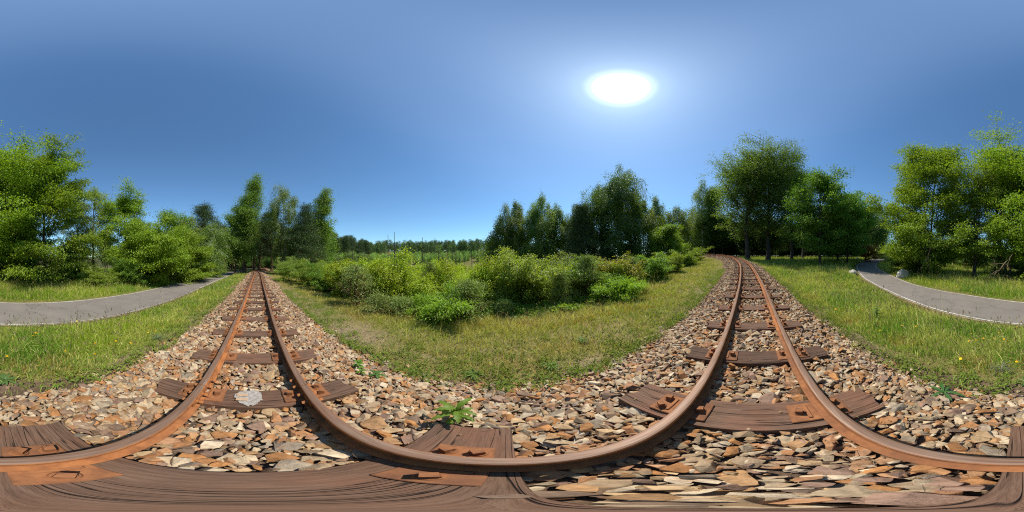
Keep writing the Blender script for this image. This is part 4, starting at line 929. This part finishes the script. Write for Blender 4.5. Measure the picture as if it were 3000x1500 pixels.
def build_weeds():
    g = (.10, .19, .022)
    weed(-.26, .73, 'bright green sow thistle with toothed leaves growing from the ballast', 'thistle_plant', 13, .14, .036, .95, (.13, .22, .024), .6, .15, 1)
    weed(-1.38, 1.0, 'small bright seedling on the ballast edge, larger of two', 'seedling', 7, .09, .04, .6, g, .2, .06, 2)
    weed(-1.12, 1.03, 'small dark-leaved seedling on the ballast edge beside the larger one', 'seedling', 6, .10, .035, .25, (.07, .14, .025), .15, .02, 3)
    weed(-1.22, .92, 'tiny seedling nearest the rail below the other two', 'seedling', 5, .06, .03, .5, g, .1, .03, 4)
    weed(.55, -1.02, 'plantain with narrow drooping leaves between ballast and verge', 'plantain_plant', 6, .17, .03, .35, (.06, .13, .035), 0, .02, 5)
    weed(2.73, -2.15, 'tall leafy nettle-like weed standing in the verge', 'tall_weed', 22, .13, .04, .45, (.075, .15, .03), .15, .36, 6)
    weed(2.95, -2.25, 'shorter leafy weed beside the tall one', 'tall_weed', 14, .11, .045, .4, (.07, .14, .028), .1, .2, 7)
    weed(1.05, 2.25, 'spiky green tuft in the short grass on the thicket side', 'grass_tuft', 30, .16, .012, 1.0, (.10, .18, .03), 0, 0, 8, 'grass tuft')
    weed(.42, 1.72, 'bright grass tuft at the ballast edge on the thicket side', 'grass_tuft', 26, .14, .012, .9, (.11, .19, .025), 0, 0, 9, 'grass tuft')
    weed(-.38, 1.6, 'flat spreading grass tuft just beyond the thistle', 'grass_tuft', 26, .15, .013, .6, (.11, .19, .025), 0, 0, 10, 'grass tuft')
    weed(-2.35, -1.62, 'grey-green lavender-like tuft at the verge edge', 'grass_tuft', 40, .22, .008, 1.1, (.13, .17, .09), 0, 0, 11, 'grass tuft')
    weed(.25, -1.75, 'grey tuft of thin leaves in the sandy verge behind the track', 'grass_tuft', 36, .2, .008, 1.0, (.17, .18, .11), 0, 0, 12, 'grass tuft')
    weed(-.05, -1.55, 'broad-leaved rosette in the sandy verge behind the track', 'rosette_plant', 12, .15, .03, .5, (.09, .15, .04), 0, 0, 13)
    weed(-1.9, -3.7, 'tall blue-flowering spike beside the white path edge', 'flower_spike', 24, .07, .012, .9, (.10, .14, .07), 0, .5, 14)
build_weeds()
def build_boulders():
    for i, (x, y, w, h, lab) in enumerate(((10.7, -6.15, .42, .27, 'pale boulder on the meadow side of the path bend'), (8.1, -8.85, .55, .45, 'largest pale boulder, in the grass inside the path bend'), (9.1, -11.3, .36, .2, 'flat boulder half hidden in tall grass past the largest one'),
                                           (27, -16.5, .5, .32, 'small boulder far off beside the end of the path'), (7.6, -12.2, .5, .22, 'mossy low boulder in the shade under the broad robinia'))):
        bm = bmesh.new(); bmesh.ops.create_icosphere(bm, subdivisions=4, radius=1); r = random.Random(i); off = Vector((r.random()*9, r.random()*9, 0))
        from mathutils import noise as mn
        for v in bm.verts:
            p = v.co.copy(); k = 1+.22*mn.noise(p*1.1+off)+.09*mn.noise(p*2.7+off)+.03*mn.noise(p*7); c = p*k; c.z = max(c.z, -.35)
            v.co = Vector((c.x*w, c.y*w*.8, c.z*h))
        o = link('boulder', bm_mesh('boulder', bm, M_BOULDER, True)); o.location = (x, y, gz(x, y)+h*.42); o.rotation_euler = (0, 0, r.uniform(0, 6)); tag(o, lab, 'boulder', 'boulders along the path')
build_boulders()

def build_litter():
    r = np.random.default_rng(91); n = 420; s_ = r.uniform(-3.5, 4, n); q = r.uniform(-1.3, 1.4, n); xs = np.interp(s_, _arc, _xs); yc, dd = centre(xs); nl = np.sqrt(1+dd*dd); x, y = xs-q*dd/nl, yc+q/nl
    ok = np.abs(np.abs(q)-GA) > .06; x, y, q = x[ok], y[ok], q[ok]; n = len(x); P = np.stack([x, y, base(x)+np.interp(q, QX, QZ)+r.uniform(.026, .044, n)], -1); az = r.uniform(0, 6.3, n)
    D = np.stack([np.cos(az), np.sin(az), r.normal(0, .15, n)], -1); tw = r.random(n) < .4; V, F = leaf_quads(P, unit(D), unit(np.array([0, 0, 1.])+r.normal(0, .3, (n, 3))), np.where(tw, r.uniform(.05, .12, n), r.uniform(.015, .035, n)), np.where(tw, .003, r.uniform(.008, .016, n)), .25)
    c = np.where(tw[:, None], np.array([.24, .18, .12]), np.array([.36, .25, .12]))*r.uniform(.6, 1.3, (n, 1)); o = link('leaf_litter', mesh('leaf_litter', V, F, M_GRASS, np.repeat(c, 4, 0))); tag(o, 'dry leaf scraps and twigs lying on ballast and sleepers', kind='stuff')
build_litter()
def dead_branch(px, d, py, label, seed, down, L):
    r = np.random.default_rng(seed); x, y = spot(px, d); z = CAMZ+d*math.tan(math.radians((750-py)*.12)); a = Acc()
    def grow(p, dr, ln, rad, lev):
        pts = [p]
        for k in range(5): dr = unit(dr+r.normal(0, .16, 3)+np.array([0, 0, -.05*down])); pts.append(pts[-1]+dr*ln/5)
        a.add(tube(pts, np.linspace(rad, rad*.45, 6), 5))
        if lev:
            for k in range(5): grow(pts[r.integers(1, 6)], unit(dr+r.normal(0, .55, 3)), ln*.55, rad*.5, lev-1)
    ax = np.array([-math.cos(math.radians((px-1500)*.12)), math.sin(math.radians((px-1500)*.12)), -.15-down]); grow(np.zeros(3), unit(ax), L, .028, 2)
    o = link('dead_branch', a.mesh('dead_branch', M_TWIG)); o.location = (x, y, z); tag(o, label, 'dead branch', 'dead branches hanging from the trees')
dead_branch(2728, 10.6, 722, 'bundle of dead brown twigs hanging under the broad robinia', 5, 1.6, 1.0)
dead_branch(2968, 10.8, 742, 'bare grey broken branch hanging to the ground under the olive willow', 6, 1.0, 1.5)
dead_branch(15, 10.6, 655, 'long leafless branch sticking out sideways in front of the ivy-wrapped trunk', 7, .0, 1.3)
